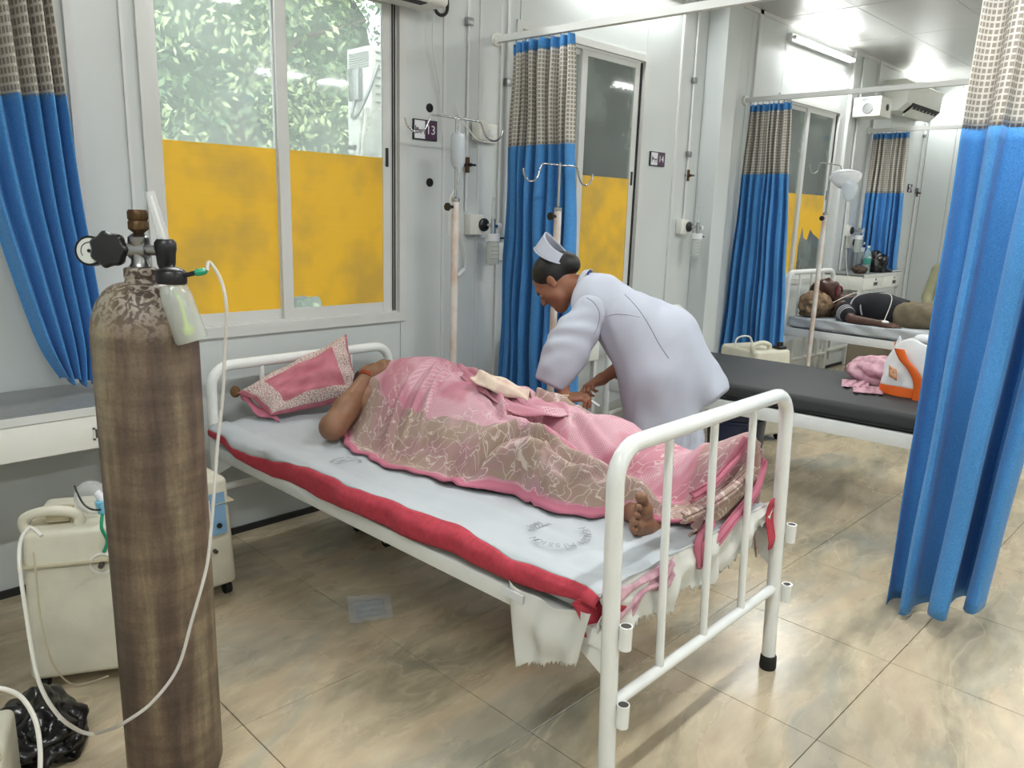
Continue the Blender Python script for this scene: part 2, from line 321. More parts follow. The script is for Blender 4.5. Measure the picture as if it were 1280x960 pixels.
# ------------------------------------------------------------------ mesh helpers
class MB:
    def __init__(s): s.v = []; s.f = []; s.uv = {}
    def add(s, vs, fs):
        o = len(s.v); s.v += [tuple(map(float, v)) for v in vs]; s.f += [tuple(i+o for i in f) for f in fs]; return s
    def box(s, a, b, bev=0):
        x0, y0, z0 = a; x1, y1, z1 = b
        x0, x1 = min(x0, x1), max(x0, x1); y0, y1 = min(y0, y1), max(y0, y1); z0, z1 = min(z0, z1), max(z0, z1)
        if bev <= 0:
            return s.add([(x0,y0,z0),(x1,y0,z0),(x1,y1,z0),(x0,y1,z0),(x0,y0,z1),(x1,y0,z1),(x1,y1,z1),(x0,y1,z1)],
                         [(0,3,2,1),(4,5,6,7),(0,1,5,4),(1,2,6,5),(2,3,7,6),(3,0,4,7)])
        bm = bmesh.new(); bmesh.ops.create_cube(bm, size=1)
        for v in bm.verts: v.co = Vector(((x0+x1)/2+v.co.x*(x1-x0), (y0+y1)/2+v.co.y*(y1-y0), (z0+z1)/2+v.co.z*(z1-z0)))
        bmesh.ops.bevel(bm, geom=bm.edges[:], offset=bev, segments=2 if bev < .02 else 4, profile=.5, affect='EDGES')
        s.bm(bm); return s
    def bm(s, bm):
        bm.verts.ensure_lookup_table(); s.add([v.co[:] for v in bm.verts], [[v.index for v in f.verts] for f in bm.faces]); bm.free(); return s
    def tube(s, pts, r, n=10, cap=True, closed=False):
        P = [np.array(p, float) for p in pts]; m = len(P)
        R = r if hasattr(r, '__len__') else [r]*m
        T = []
        for i in range(m):
            a = P[(i-1) % m] if (closed or i > 0) else P[i]; b = P[(i+1) % m] if (closed or i < m-1) else P[i]
            t = b-a; T.append(t/(np.linalg.norm(t)+1e-12))
        u = np.cross(T[0], [0, 0, 1]);
        if np.linalg.norm(u) < 1e-3: u = np.cross(T[0], [1, 0, 0])
        u /= np.linalg.norm(u); vs = []
        for i in range(m):
            u = u-T[i]*np.dot(u, T[i]); u /= np.linalg.norm(u); w = np.cross(T[i], u)
            for k in range(n):
                a = 2*PI*k/n; vs.append(P[i]+R[i]*(math.cos(a)*u+math.sin(a)*w))
        fs = []
        for i in range(m if closed else m-1):
            for k in range(n):
                a = i*n+k; b = i*n+(k+1) % n; c = ((i+1) % m)*n+(k+1) % n; d = ((i+1) % m)*n+k; fs.append((a, b, c, d))
        if cap and not closed:
            fs.append(tuple(range(n-1, -1, -1))); fs.append(tuple((m-1)*n+k for k in range(n)))
        return s.add(vs, fs)
    def cyl(s, a, b, r, n=20, r2=None): return s.tube([a, b], [r, r if r2 is None else r2], n)
    def lathe(s, c, prof, n=28, axis=(0, 0, 1)):
        ax = Vector(axis).normalized(); q = Vector((0, 0, 1)).rotation_difference(ax); c = Vector(c)
        vs = []; fs = []; m = len(prof)
        for r, z in prof:
            for k in range(n):
                a = 2*PI*k/n; vs.append(c+q @ Vector((r*math.cos(a), r*math.sin(a), z)))
        for i in range(m-1):
            for k in range(n): fs.append((i*n+k, i*n+(k+1) % n, (i+1)*n+(k+1) % n, (i+1)*n+k))
        fs.append(tuple(range(n-1, -1, -1))); fs.append(tuple((m-1)*n+k for k in range(n)))
        return s.add(vs, fs)
    def ball(s, c, r, n=12, sc=(1, 1, 1)):
        prof = [(math.sin(PI*i/n), -math.cos(PI*i/n)) for i in range(n+1)]; vs = []; fs = []
        for a, z in prof:
            for k in range(2*n):
                t = PI*k/n; vs.append((c[0]+r*sc[0]*a*math.cos(t), c[1]+r*sc[1]*a*math.sin(t), c[2]+r*sc[2]*z))
        for i in range(n):
            for k in range(2*n): fs.append((i*2*n+k, i*2*n+(k+1) % (2*n), (i+1)*2*n+(k+1) % (2*n), (i+1)*2*n+k))
        return s.add(vs, fs)
    def prism(s, poly, ax, a, b):
        # poly: 2D points in the plane normal to axis ax ('X': (y,z), 'Y': (x,z), 'Z': (x,y))
        def P(p, t): return {'X': (t, p[0], p[1]), 'Y': (p[0], t, p[1]), 'Z': (p[0], p[1], t)}[ax]
        n = len(poly); vs = [P(p, a) for p in poly]+[P(p, b) for p in poly]
        fs = [tuple(range(n)), tuple(range(2*n-1, n-1, -1))]+[(i, i+n, (i+1) % n+n, (i+1) % n) for i in range(n)]
        return s.add(vs, fs)
    def grid(s, A, uv=None, thick=0):
        A = np.asarray(A); m, n = A.shape[:2]; o = len(s.v); s.add(A.reshape(-1, 3), [(i*n+j, i*n+j+1, (i+1)*n+j+1, (i+1)*n+j) for i in range(m-1) for j in range(n-1)])
        if uv is not None:
            for k, q in enumerate(np.asarray(uv).reshape(-1, 2)): s.uv[o+k] = tuple(q)
        return s
def smooth_path(pts, sub=6, closed=False):
    P = [np.array(p, float) for p in pts]; out = []; m = len(P)
    for i in range(m if closed else m-1):
        g = lambda k: P[k % m] if closed else P[min(max(k, 0), m-1)]
        p0, p1, p2, p3 = g(i-1), g(i), g(i+1), g(i+2)
        for j in range(sub):
            t = j/sub; out.append(.5*((2*p1)+(-p0+p2)*t+(2*p0-5*p1+4*p2-p3)*t*t+(-p0+3*p1-3*p2+p3)*t**3))
    if not closed: out.append(P[-1])
    return out
def empty_thing(name, label, cat, loc, rotz=0, group=None):
    o = bpy.data.objects.new(name, None); o.empty_display_size = .1; COL.objects.link(o)
    o.location = loc; o.rotation_euler = (0, 0, rotz); o['label'] = label; o['category'] = cat
    if group: o['group'] = group
    return o
thing = empty_thing
def root_of(p):
    while p.parent: p = p.parent
    return p
def obj(name, mb, mt, parent=None, label=None, cat=None, group=None, kind=None, smooth=True, local=False, solid=0, sub=0, angle=40):
    me = bpy.data.meshes.new(name)
    vs = np.array(mb.v)
    loc = (0, 0, 0)
    if parent is None:
        if kind != 'structure':
            lo, hi = vs.min(0), vs.max(0); loc = ((lo[0]+hi[0])/2, (lo[1]+hi[1])/2, lo[2]); vs = vs-np.array(loc)
    elif not local:
        r = root_of(parent)
        if r.type == 'EMPTY' or True:
            M = (Matrix.Translation(r.location) @ Matrix.Rotation(r.rotation_euler[2], 4, 'Z')).inverted()
            Mn = np.array(M); vs = vs @ Mn[:3, :3].T+Mn[:3, 3]
    me.from_pydata(vs.tolist(), [], mb.f)
    if mb.uv:
        ul = me.uv_layers.new(name='UVMap'); vi = np.zeros(len(me.loops), int); me.loops.foreach_get('vertex_index', vi)
        arr = np.zeros((len(vs), 2)); ks = list(mb.uv.keys()); arr[ks] = [mb.uv[k] for k in ks]
        ul.data.foreach_set('uv', arr[vi].ravel())
    me.materials.append(mt)
    o = bpy.data.objects.new(name, me); COL.objects.link(o); o.location = loc
    if parent is not None: o.parent = parent
    if smooth:
        me.polygons.foreach_set('use_smooth', [True]*len(me.polygons))
        try:
            e = np.array([0])
            bm = bmesh.new(); bm.from_mesh(me); th = math.radians(angle)
            for ed in bm.edges:
                if len(ed.link_faces) == 2 and ed.calc_face_angle(0) > th: ed.smooth = False
            bm.to_mesh(me); bm.free()
        except Exception: pass
    if solid:
        md = o.modifiers.new('thickness', 'SOLIDIFY'); md.thickness = solid; md.offset = 0
    if sub:
        md = o.modifiers.new('subdivision', 'SUBSURF'); md.levels = sub; md.render_levels = sub
    if label: o['label'] = label
    if cat: o['category'] = cat
    if group: o['group'] = group
    if kind: o['kind'] = kind
    me.update(); return o
def copy_tree(o, parent=None):
    c = o.copy(); COL.objects.link(c)
    if parent is not None: c.parent = parent
    for ch in [x for x in bpy.data.objects if x.parent == o and x != c]: copy_tree(ch, c)
    return c
def text_mb(txt, size, M, extrude=.0006):
    cu = bpy.data.curves.new('t', 'FONT'); cu.body = txt; cu.size = size; cu.extrude = extrude; cu.align_x = 'CENTER'; cu.align_y = 'CENTER'
    o = bpy.data.objects.new('t', cu); COL.objects.link(o); dg = bpy.context.evaluated_depsgraph_get(); dg.update()
    me = bpy.data.meshes.new_from_object(o.evaluated_get(dg)); mb = MB()
    mb.add([(M @ v.co)[:] for v in me.vertices], [tuple(p.vertices) for p in me.polygons])
    bpy.data.objects.remove(o); bpy.data.curves.remove(cu); bpy.data.meshes.remove(me); return mb
def noise2(X, Y, seed, freq, n=14):
    rs = np.random.RandomState(seed); s = 0
    for i in range(n):
        a = rs.rand()*2*PI; f = freq*(.6+rs.rand()*.9); s = s+np.sin(f*(X*math.cos(a)+Y*math.sin(a))+rs.rand()*6.28)
    return s/math.sqrt(n)
def noise3(P, seed, freq, n=14, stretch=(1, 1, 1)):
    rs = np.random.RandomState(seed); s = 0
    for i in range(n):
        d = rs.randn(3); d /= np.linalg.norm(d); f = freq*(.6+rs.rand()*.9); s = s+np.sin(f*((P*np.array(stretch)) @ d)+rs.rand()*6.28)
    return s/math.sqrt(n)

# ---- blended solids for bodies and clothes
def C(a, b, ra, rb, k=.03): return ('c', np.array(a, float), np.array(b, float), ra, rb, k)
def E(c, r, axes=None, k=.02): return ('e', np.array(c, float), np.array(r, float), np.eye(3) if axes is None else np.array(axes, float), k)
def sdf(prims, h, cuts=(), pad=.03):
    lo = np.full(3, 1e9); hi = -lo
    for p in prims:
        if p[0] == 'c': q = [(p[1], p[3]), (p[2], p[4])]
        else: q = [(p[1], max(p[2]))]
        for c, r in q: lo = np.minimum(lo, c-r-pad); hi = np.maximum(hi, c+r+pad)
    n = np.ceil((hi-lo)/h).astype(int)+1; V = np.full(n, 1., np.float32)
    ax = [lo[i]+h*np.arange(n[i]) for i in range(3)]
    for p in prims:
        k = p[-1]; m = k+.03
        if p[0] == 'c': l2 = np.minimum(p[1]-p[3], p[2]-p[4])-m; h2 = np.maximum(p[1]+p[3], p[2]+p[4])+m
        else: l2 = p[1]-max(p[2])-m; h2 = p[1]+max(p[2])+m
        i0 = np.clip(np.floor((l2-lo)/h).astype(int), 0, n-1); i1 = np.clip(np.ceil((h2-lo)/h).astype(int)+1, 1, n)
        X, Y, Z = np.meshgrid(*[ax[i][i0[i]:i1[i]] for i in range(3)], indexing='ij')
        if p[0] == 'c':
            a, b, ra, rb = p[1:5]; ab = b-a; L2 = max(ab @ ab, 1e-9)
            dx, dy, dz = X-a[0], Y-a[1], Z-a[2]; t = np.clip((dx*ab[0]+dy*ab[1]+dz*ab[2])/L2, 0, 1)
            d = np.sqrt((dx-t*ab[0])**2+(dy-t*ab[1])**2+(dz-t*ab[2])**2)-(ra+(rb-ra)*t)
        else:
            c, r, A = p[1:4]; D = np.stack([X-c[0], Y-c[1], Z-c[2]], -1) @ A.T
            k0 = np.linalg.norm(D/r, axis=-1); k1 = np.linalg.norm(D/r**2, axis=-1)+1e-9; d = k0*(k0-1)/k1
        S = V[i0[0]:i1[0], i0[1]:i1[1], i0[2]:i1[2]]
        hh = np.maximum(k-np.abs(S-d), 0)/k; S[...] = np.minimum(S, d)-hh*hh*k*.25
    if len(cuts):
        X, Y, Z = np.meshgrid(*ax, indexing='ij')
        for pt, nr in cuts:
            nr = np.array(nr, float); nr /= np.linalg.norm(nr); V = np.maximum(V, ((X-pt[0])*nr[0]+(Y-pt[1])*nr[1]+(Z-pt[2])*nr[2]).astype(np.float32))
    V[0] = V[-1] = .05; V[:, 0] = V[:, -1] = .05; V[:, :, 0] = V[:, :, -1] = .05
    S = V < 0; cnt = np.zeros(n-1, np.int8)
    for o in np.ndindex(2, 2, 2): cnt += S[o[0]:n[0]-1+o[0], o[1]:n[1]-1+o[1], o[2]:n[2]-1+o[2]]
    idx = np.argwhere((cnt > 0) & (cnt < 8)); acc = np.zeros((len(idx), 3)); num = np.zeros(len(idx))
    for a in range(3):
        for o in np.ndindex(2, 2):
            o1 = np.insert(np.array(o), a, 0); o2 = o1.copy(); o2[a] = 1
            q1 = idx+o1; q2 = idx+o2; va = V[q1[:, 0], q1[:, 1], q1[:, 2]]; vb = V[q2[:, 0], q2[:, 1], q2[:, 2]]
            c = (va < 0) != (vb < 0); t = np.where(c, va/np.where(va == vb, 1, va-vb), 0)
            acc += np.where(c[:, None], o1+t[:, None]*(o2-o1), 0); num += c
    vs = lo+h*(idx+acc/num[:, None]); ids = np.full(n-1, -1, int); ids[idx[:, 0], idx[:, 1], idx[:, 2]] = np.arange(len(idx))
    F = []
    for a in range(3):
        s1 = [slice(None)]*3; s2 = [slice(None)]*3; s1[a] = slice(0, -1); s2[a] = slice(1, None)
        A_, B_ = S[tuple(s1)], S[tuple(s2)]; e = np.argwhere(A_ != B_)
        b, c = (a+1) % 3, (a+2) % 3; ok = (e[:, b] > 0) & (e[:, c] > 0) & (e[:, b] < n[b]-1) & (e[:, c] < n[c]-1); e = e[ok]
        fl = A_[e[:, 0], e[:, 1], e[:, 2]]; g = lambda db, dc: (lambda q: ids[q[:, 0], q[:, 1], q[:, 2]])(e-np.array([db if i == b else dc if i == c else 0 for i in range(3)]))
        Q = np.stack([g(1, 1), g(0, 1), g(0, 0), g(1, 0)], 1); Q = np.where(fl[:, None], Q, Q[:, ::-1]); F.append(Q)
    F = np.concatenate(F); F = F[(F >= 0).all(1)]
    return vs, F
def normals(vs, F):
    a, b, c, d = (vs[F[:, i]] for i in range(4)); nf = np.cross(c-a, d-b); N = np.zeros_like(vs)
    for i in range(4): np.add.at(N, F[:, i], nf)
    return N/(np.linalg.norm(N, axis=1, keepdims=True)+1e-12)
def lap(vs, F, it=2, w=.5):
    for _ in range(it):
        s = np.zeros_like(vs); c = np.zeros(len(vs))
        for i in range(4):
            a, b = F[:, i], F[:, (i+1) % 4]; np.add.at(s, a, vs[b]); np.add.at(s, b, vs[a]); np.add.at(c, a, 1); np.add.at(c, b, 1)
        vs = vs*(1-w)+w*s/np.maximum(c, 1)[:, None]
    return vs
def body(name, mt, parent, prims, h, cuts=(), disp=None, it=2, **kw):
    mb = MB()
    if isinstance(prims[0][0], str): prims = [(prims, h)]
    for pr, hh in prims:
        vs, F = sdf(pr, hh, cuts); vs = lap(vs, F, it)
        if disp: vs = vs+normals(vs, F)*disp(vs)[:, None]
        mb.add(vs, F.tolist())
    return obj(name, mb, mt, parent, angle=60, **kw)
def unit(v): v = np.array(v, float); return v/np.linalg.norm(v)
def hand_prims(wrist, fdir, back, thumb_side, L=.17, curl=(20, 25, 30, 35), spread=4, bend2=1.2, thumb=(35, 20), r=1.0):
    """wrist point, direction of the fingers, normal of the back of the hand, +1/-1 side of thumb"""
    f = unit(fdir); bk = np.array(back, float); bk = unit(bk-f*np.dot(bk, f)); sd = np.cross(f, bk)*thumb_side
    s = L/.18; P = []; kn = wrist+f*.088*s
    P.append(E(wrist+f*.05*s, (.045*s, .052*s, .0165*s), [sd*1.0, f, bk], .012))
    P.append(C(wrist, wrist+f*.03*s+sd*.012*s, .022*s*r, .018*s, .02)); P.append(C(wrist, wrist+f*.03*s-sd*.012*s, .022*s*r, .017*s, .02))
    for i, (o, ln) in enumerate(((.030, .074), (.010, .082), (-.010, .076), (-.029, .060))):
        o *= s; ln *= s; a = math.radians(spread*(1.2-i*.8)); d = unit(f*math.cos(a)+sd*math.sin(a)); p = kn+sd*o-f*(.0, .0, .004, .012)[i]*s
        P.append(C(wrist+f*.03*s+sd*o*.6, p, .012*s, .0105*s, .012))
        c = math.radians(curl[i]); ang = 0
        for j, (fr, r0, r1) in enumerate(((.45, .0098, .0088), (.31, .0088, .0079), (.24, .0079, .0066))):
            ang += c*(.8, bend2, .8)[j]; dd = d*math.cos(ang)-bk*math.sin(ang); q = p+dd*ln*fr; P.append(C(p, q, r0*s, r1*s, .004)); p = q
    t0 = wrist+f*.02*s+sd*.026*s-bk*.006*s; a = math.radians(thumb[0]); d = f*math.cos(a)+sd*math.sin(a); d = unit(d-bk*.25)
    t1 = t0+d*.045*s; P.append(C(t0, t1, .015*s, .0125*s, .014)); b = math.radians(thumb[0]-thumb[1]); d2 = unit(f*math.cos(b)+sd*math.sin(b)-bk*.4)
    t2 = t1+d2*.034*s; P.append(C(t1, t2, .0115*s, .0098*s, .005)); P.append(C(t2, t2+d2*.024*s, .0098*s, .0078*s, .004))
    return P
def head_prims(c, F_, U_, s=1.0):
    F_ = unit(F_); U_ = unit(U_-F_*np.dot(U_, F_)); S_ = np.cross(F_, U_); A = [S_, F_, U_]
    g = lambda x, y, z: c+s*(S_*x+F_*y+U_*z)
    P = [E(g(0, -.012, .032), np.array((.076, .095, .086))*s, A, .02), E(g(0, .03, -.035), np.array((.058, .062, .075))*s, A, .03),
         C(g(-.038, .03, -.07), g(0, .066, -.094), .026*s, .022*s, .03), C(g(.038, .03, -.07), g(0, .066, -.094), .026*s, .022*s, .03),
         C(g(0, .086, .012), g(0, .108, -.026), .008*s, .0135*s, .012), E(g(.015, .096, -.03), np.array((.008, .009, .007))*s, A, .008), E(g(-.015, .096, -.03), np.array((.008, .009, .007))*s, A, .008),
         C(g(-.034, .08, .022), g(.034, .08, .022), .010*s, .010*s, .02),
         C(g(-.018, .084, -.052), g(.018, .084, -.052), .0075*s, .0075*s, .008), C(g(-.015, .083, -.064), g(.015, .083, -.064), .008*s, .008*s, .007),
         C(g(.045, .062, -.02), g(.05, .03, -.045), .018*s, .016*s, .03), C(g(-.045, .062, -.02), g(-.05, .03, -.045), .018*s, .016*s, .03)]
    for q in (-1, 1):
        P += [E(g(q*.079, -.005, -.008), np.array((.007, .018, .030))*s, A, .006), C(g(q*.084, -.016, .012), g(q*.082, -.018, -.012), .006*s, .005*s, .005), C(g(q*.082, .002, -.032), g(q*.08, .004, -.03), .007*s, .006*s, .005)]
    return P, g
def face_bits(parent, g, s=1.0, lip=None, closed=False, brow=True):
    for q in (-1, 1):
        mb = MB().ball(g(q*.031, .076, .0), .0125*s, 8); obj('eye', mb, M_eye if not closed else lip, parent)
        mb = MB().tube([g(q*.018, .092, .012), g(q*.033, .090, .017), g(q*.048, .078, .012)], .003*s, 6)
        if brow: obj('eyebrow', mb, M_hair, parent)
        if not closed: obj('iris', MB().ball(g(q*.031, .0855, -.002), .005*s, 6), M_black, parent)
    obj('mouth', MB().tube([g(-.024, .084, -.058), g(0, .0935, -.0575), g(.024, .084, -.058)], .0042*s, 6), lip or M_lip, parent)
# ------------------------------------------------------------------ the room
WY = 3.263; CZ = 3.09; XL, XR, YR = -1.7, 10.15, -4.2
def structure(name, mb, m, parent=None): return obj(name, mb, m, parent, kind=None if parent else 'structure', smooth=False)
# floor: slab with separate tiles near the viewer
fl = structure('floor', MB().box((XL-.1, YR-.1, -.12), (XR+.1, WY+.1, -.0035)), M_grout)
TS = .6; tile_me = None
def grid_tiles(xa, ya, nx, ny):
    global tile_me
    for i in range(nx):
        for j in range(ny):
            x, y = xa+i*TS, ya+j*TS
            if x+TS > XR+.3 or y > WY: continue
            if tile_me is None:
                bm = bmesh.new(); bmesh.ops.create_cube(bm, size=1)
                for v in bm.verts: v.co = Vector((v.co.x*(TS-.0025), v.co.y*(TS-.0025), v.co.z*.006))
                bmesh.ops.bevel(bm, geom=[e for e in bm.edges if all(v.co.z > 0 for v in e.verts)], offset=.0012, segments=1, affect='EDGES')
                tile_me = bpy.data.meshes.new('tile'); bm.to_mesh(tile_me); bm.free(); tile_me.materials.append(M_floor)
            o = bpy.data.objects.new('tile', tile_me); COL.objects.link(o); o.parent = fl; o.location = (x+TS/2, y+TS/2, -.003+random.uniform(-.0002, .0002))
X0T, Y0T = 2.1-6*TS, 1.35-8*TS
grid_tiles(X0T, Y0T, 20, 12)
rest = MB()
rest.box((XL, YR, -.006), (XR, Y0T, -.0001)); rest.box((XL, Y0T, -.006), (X0T, WY, -.0001)); rest.box((X0T+19*TS, Y0T, -.006), (XR, WY, -.0001))
o = obj('floor_surface', rest, M_floor, fl, smooth=False)
# window wall
wb = structure('wall_back', MB().box((XL-.1, WY+.045, -.1), (1.25, WY+.075, CZ+.1)).box((2.47, WY+.045, -.1), (3.30, WY+.075, CZ+.1)).box((4.49, WY+.045, -.1), (6.42, WY+.075, CZ+.1)).box((7.62, WY+.045, -.1), (XR+.1, WY+.075, CZ+.1)).box((XL, WY+.045, -.1), (XR, WY+.075, .95)).box((XL, WY+.045, 2.52), (XR, WY+.075, CZ+.1)), M_wallb)
WINS = [(1.25, 2.47), (3.30, 4.50), (6.42, 7.63)]; WZ0, WZ1 = .96, 2.51
seams = [XL, -.55, .25, .985, 1.25, 2.47, 2.752, 3.157, 3.30, 4.50, 4.909, 5.25, 5.85, 6.42, 7.63, 7.795, 8.38, 8.97, 9.56, XR]
g = .0018
for a, b in zip(seams[:-1], seams[1:]):
    win = any(abs(a-w[0]) < .01 for w in WINS)
    if win:
        structure('panel', MB().box((a+g, WY, 0), (b-g, WY+.045, WZ0-g)), M_wall, wb)
        structure('panel', MB().box((a+g, WY, WZ1+g), (b-g, WY+.045, CZ)), M_wall, wb)
    else: structure('panel', MB().box((a+g, WY+random.uniform(0, .0015), 0), (b-g, WY+.045, CZ)), M_wall, wb)
for x, w, d, m in ((.985, .028, .012, M_trim), (1.168, .012, .008, M_trim), (2.752, .02, .008, M_trim), (3.0, .014, .006, M_trim), (3.157, .012, .01, M_trim), (4.909, .018, .014, M_trim), (5.95, .05, .02, M_trim), (7.795, .03, .03, M_trim), (8.42, .05, .03, M_trim), (10.05, .03, .01, M_trim)):
    structure('trim_strip', MB().box((x-w/2, WY-d, 0), (x+w/2, WY+.002, CZ)), m, wb)
structure('baseboard_back', MB().box((XL, WY-.012, 0), (XR, WY, .03)), M_dark)
structure('trim_1', MB().box((XL, WY-.02, CZ-.03), (XR, WY, CZ)), M_alu)
# square pillar standing out of the window wall
px0 = 5.23; pyf = at(912, 20, 'X', px0)[1]; px1 = at(930, 10, 'Y', pyf)[0]
structure('wall_pillar', MB().box((px0, pyf, 0), (px1, WY, CZ), .004), M_wall)
# side, rear and end walls
structure('wall_left', MB().box((XL-.08, YR, -.1), (XL, WY+.07, CZ+.1)), M_wall)
structure('wall_front', MB().box((XL-.08, YR-.08, -.1), (XR+.08, YR, CZ+.1)), M_wall)
we = structure('wall_right', MB().box((XR+.03, YR, -.1), (XR+.1, WY+.07, CZ+.1)), M_dark)
y = WY
while y > -1.5:
    structure('panel', MB().box((XR-.001, y-.3+g, 0), (XR+.03, y-g, CZ)), M_wall, we); y -= .3
structure('panel', MB().box((XR-.001, YR, 0), (XR+.03, y-g, CZ)), M_wall, we)
# ceiling with square panels
ce = structure('ceiling', MB().box((XL-.08, YR-.08, CZ+.012), (XR+.08, WY+.07, CZ+.1)), M_dark)
pme = None
for i in range(0, 21):
    for j in range(0, 12):
        x = 8.03+.585*(3-i); yy = 2.655+.62*(1-j)
        if x < XL or yy-.62 < YR: continue
        if pme is None:
            bm = bmesh.new(); bmesh.ops.create_cube(bm, size=1)
            for v in bm.verts: v.co = Vector((v.co.x*.581, v.co.y*.616, v.co.z*.012))
            pme = bpy.data.meshes.new('ceiling_panel'); bm.to_mesh(pme); bm.free(); pme.materials.append(M_ceil)
        o = bpy.data.objects.new('ceiling_panel', pme); COL.objects.link(o); o.parent = ce; o.location = (x+.2925, yy-.31, CZ+.006+random.uniform(-.001, .001))
structure('ceiling_edge', MB().box((XL, 3.277-.62, CZ+.01), (-1.2, WY, CZ+.012)), M_ceil, ce)

# windows: outer frame, two sliding sashes with panes, yellow film on the lower half
def window(n, x0, x1, torn):
    w = structure('window_%d' % n, MB().box((x0-.03, WY-.012, WZ0-.035), (x0+.012, WY+.05, WZ1+.03)).box((x1-.012, WY-.012, WZ0-.035), (x1+.03, WY+.05, WZ1+.03))
                  .box((x0+.012, WY-.011, WZ1-.012), (x1-.012, WY+.049, WZ1+.03)).box((x0+.012, WY-.02, WZ0-.034), (x1-.012, WY+.049, WZ0+.012)), M_alu)
    # track with dark channels
    t = MB(); t.box((x0+.012, WY+.004, WZ0+.012), (x0+.03, WY+.045, WZ1-.012)); t.box((x1-.05, WY+.012, WZ0+.012), (x1-.012, WY+.045, WZ1-.012)); t.box((x0+.03, WY+.005, WZ1-.03), (x1-.05, WY+.044, WZ1-.0125)); t.box((x0+.03, WY+.005, WZ0+.0125), (x1-.05, WY+.044, WZ0+.0215))
    structure('track', t, M_alu, w)
    for q in (.030, .043): structure('channel', MB().box((x1-q, WY+.006, WZ0+.02), (x1-q+.005, WY+.0125, WZ1-.02)), M_dark, w)
    xm0, xm1 = x0+.557, x0+.612
    for s, (a, b, y0, la, lb) in enumerate(((x0+.02, xm0+.035, WY+.026, .035, .04), (xm0, x1-.055, WY+.008, .052, .045))):
        f = MB(); za, zb = WZ0+.022, WZ1-.022
        f.box((a, y0, za), (a+la, y0+.016, zb)).box((b-lb, y0, za), (b, y0+.016, zb)).box((a+la, y0+.001, zb-.04), (b-lb, y0+.015, zb)).box((a+la, y0+.001, za), (b-lb, y0+.015, za+.045))
        sh = structure('sash', f, M_alu, w)
        structure('pane', MB().box((a+la, y0+.006, za+.045), (b-lb, y0+.010, zb-.04)), M_glass, sh)
        xa, xb, zt = a+la-.002, b-lb+.002, 1.742; zl = za+.043
        if torn == 0 and s == 1:
            P = [(xa, zl+.06), (xa+.02, zl+.055), (xa+.05, zl+.06), (xa+.09, zl+.05), (xa+.13, zl+.054), (xa+.15, zl+.03), (xa+.155, zl+.003), (xb, zl), (xb, zt), (xa, zt)]
        elif torn == 2 and s == 1:
            P = [(xa, zl), (xa+.06, zl), (xa+.05, zl+.25), (xa+.10, zl+.42), (xa+.15, zl+.32), (xa+.22, zl+.30), (xa+.27, zl+.40), (xa+.34, zl+.36), (xb, zl+.3), (xb, zt), (xa, zt)]
        else: P = [(xa, zl), (xb, zl), (xb, zt), (xa, zt)]
        yf = y0+.0045
        structure('window_film', MB().prism(P, 'Y', yf, yf+.001), M_film, sh)
    structure('latch', MB().box((x1-.085, WY+.001, 1.70), (x1-.07, WY+.008, 1.79), .002), M_black, w)
    structure('latch', MB().box((x0+.022, WY+.018, 1.70), (x0+.036, WY+.026, 1.79), .002), M_black, w)
for i, (a, b) in enumerate(WINS): window(i+1, a, b, i)

# ------------------------------------------------------------------ lamps of the ward, and unseen tubes added over the aisle
def tube_light(label, x, y, z, power, length=1.2, along='X', group=None):
    t = thing('tube_light', label, 'light', (x, y, z), 0, group)
    a, b = ((-length/2, 0), (length/2, 0)) if along == 'X' else ((0, -length/2), (0, length/2))
    wall = y > 3
    bx = MB().box((a[0]-.02, .02 if wall else a[1]-.02, -.03), (b[0]+.02, .06 if wall else b[1]+.02, .03), .004) if wall else MB().box((a[0]-.03, a[1]-.03, .03), (b[0]+.03, b[1]+.03, .07), .004)
    obj('housing', bx, M_white, t, local=True)
    obj('lamp_tube', MB().cyl((a[0], a[1], -.005), (b[0], b[1], -.005), .014, 12), M_tubeglow, t, local=True)
    for e in (a, b):
        s = 1 if e is b else -1
        obj('end_cap', MB().cyl((e[0], e[1], -.005), (e[0]+s*(.015 if along == 'X' else 0), e[1]+s*(.015 if along != 'X' else 0), -.005), .018, 12), M_plastic, t, local=True)
    ld = bpy.data.lights.new('tube_glow', 'AREA'); ld.shape = 'RECTANGLE'; ld.size = length; ld.size_y = .05; ld.energy = power*LAMP; ld.color = (.965, 1, .99)
    lo = bpy.data.objects.new('tube_glow', ld); COL.objects.link(lo); lo.parent = t; lo.location = (0, -.03 if wall else 0, -.03)
    lo.rotation_euler = (math.radians(-38) if wall else 0, 0, 0 if along == 'X' else PI/2)
    return t
TZ = 2.975
tube_light('lit fluorescent tube high on the wall above the window behind the oxygen cylinder', 1.86, WY-.062, TZ, 33)
tube_light('lit fluorescent tube high on the wall above the bed 14 sign', 4.25, WY-.062, TZ, 13)
tube_light('glaring lit fluorescent tube above the third window, nearer of the two in view', 7.05, WY-.062, TZ, 30)
tube_light('lit fluorescent tube past the split air conditioner, farther of the two in view', 9.55, WY-.062, TZ, 22, .9)
for x, od in zip((-.4, 2.4, 5.2, 8.2), ('first', 'second', 'third', 'fourth')):  # unseen tubes, added overhead to fill the ward with soft frontal light
    for y, rw in ((.6, 'nearer the beds'), (-2.2, 'farther from the beds')):
        tube_light('%s added unseen ceiling tube light from the left wall, row %s' % (od, rw), x, y, CZ-.072, 43, 1.2, 'X', 'unseen ceiling tube lights added over the aisle')

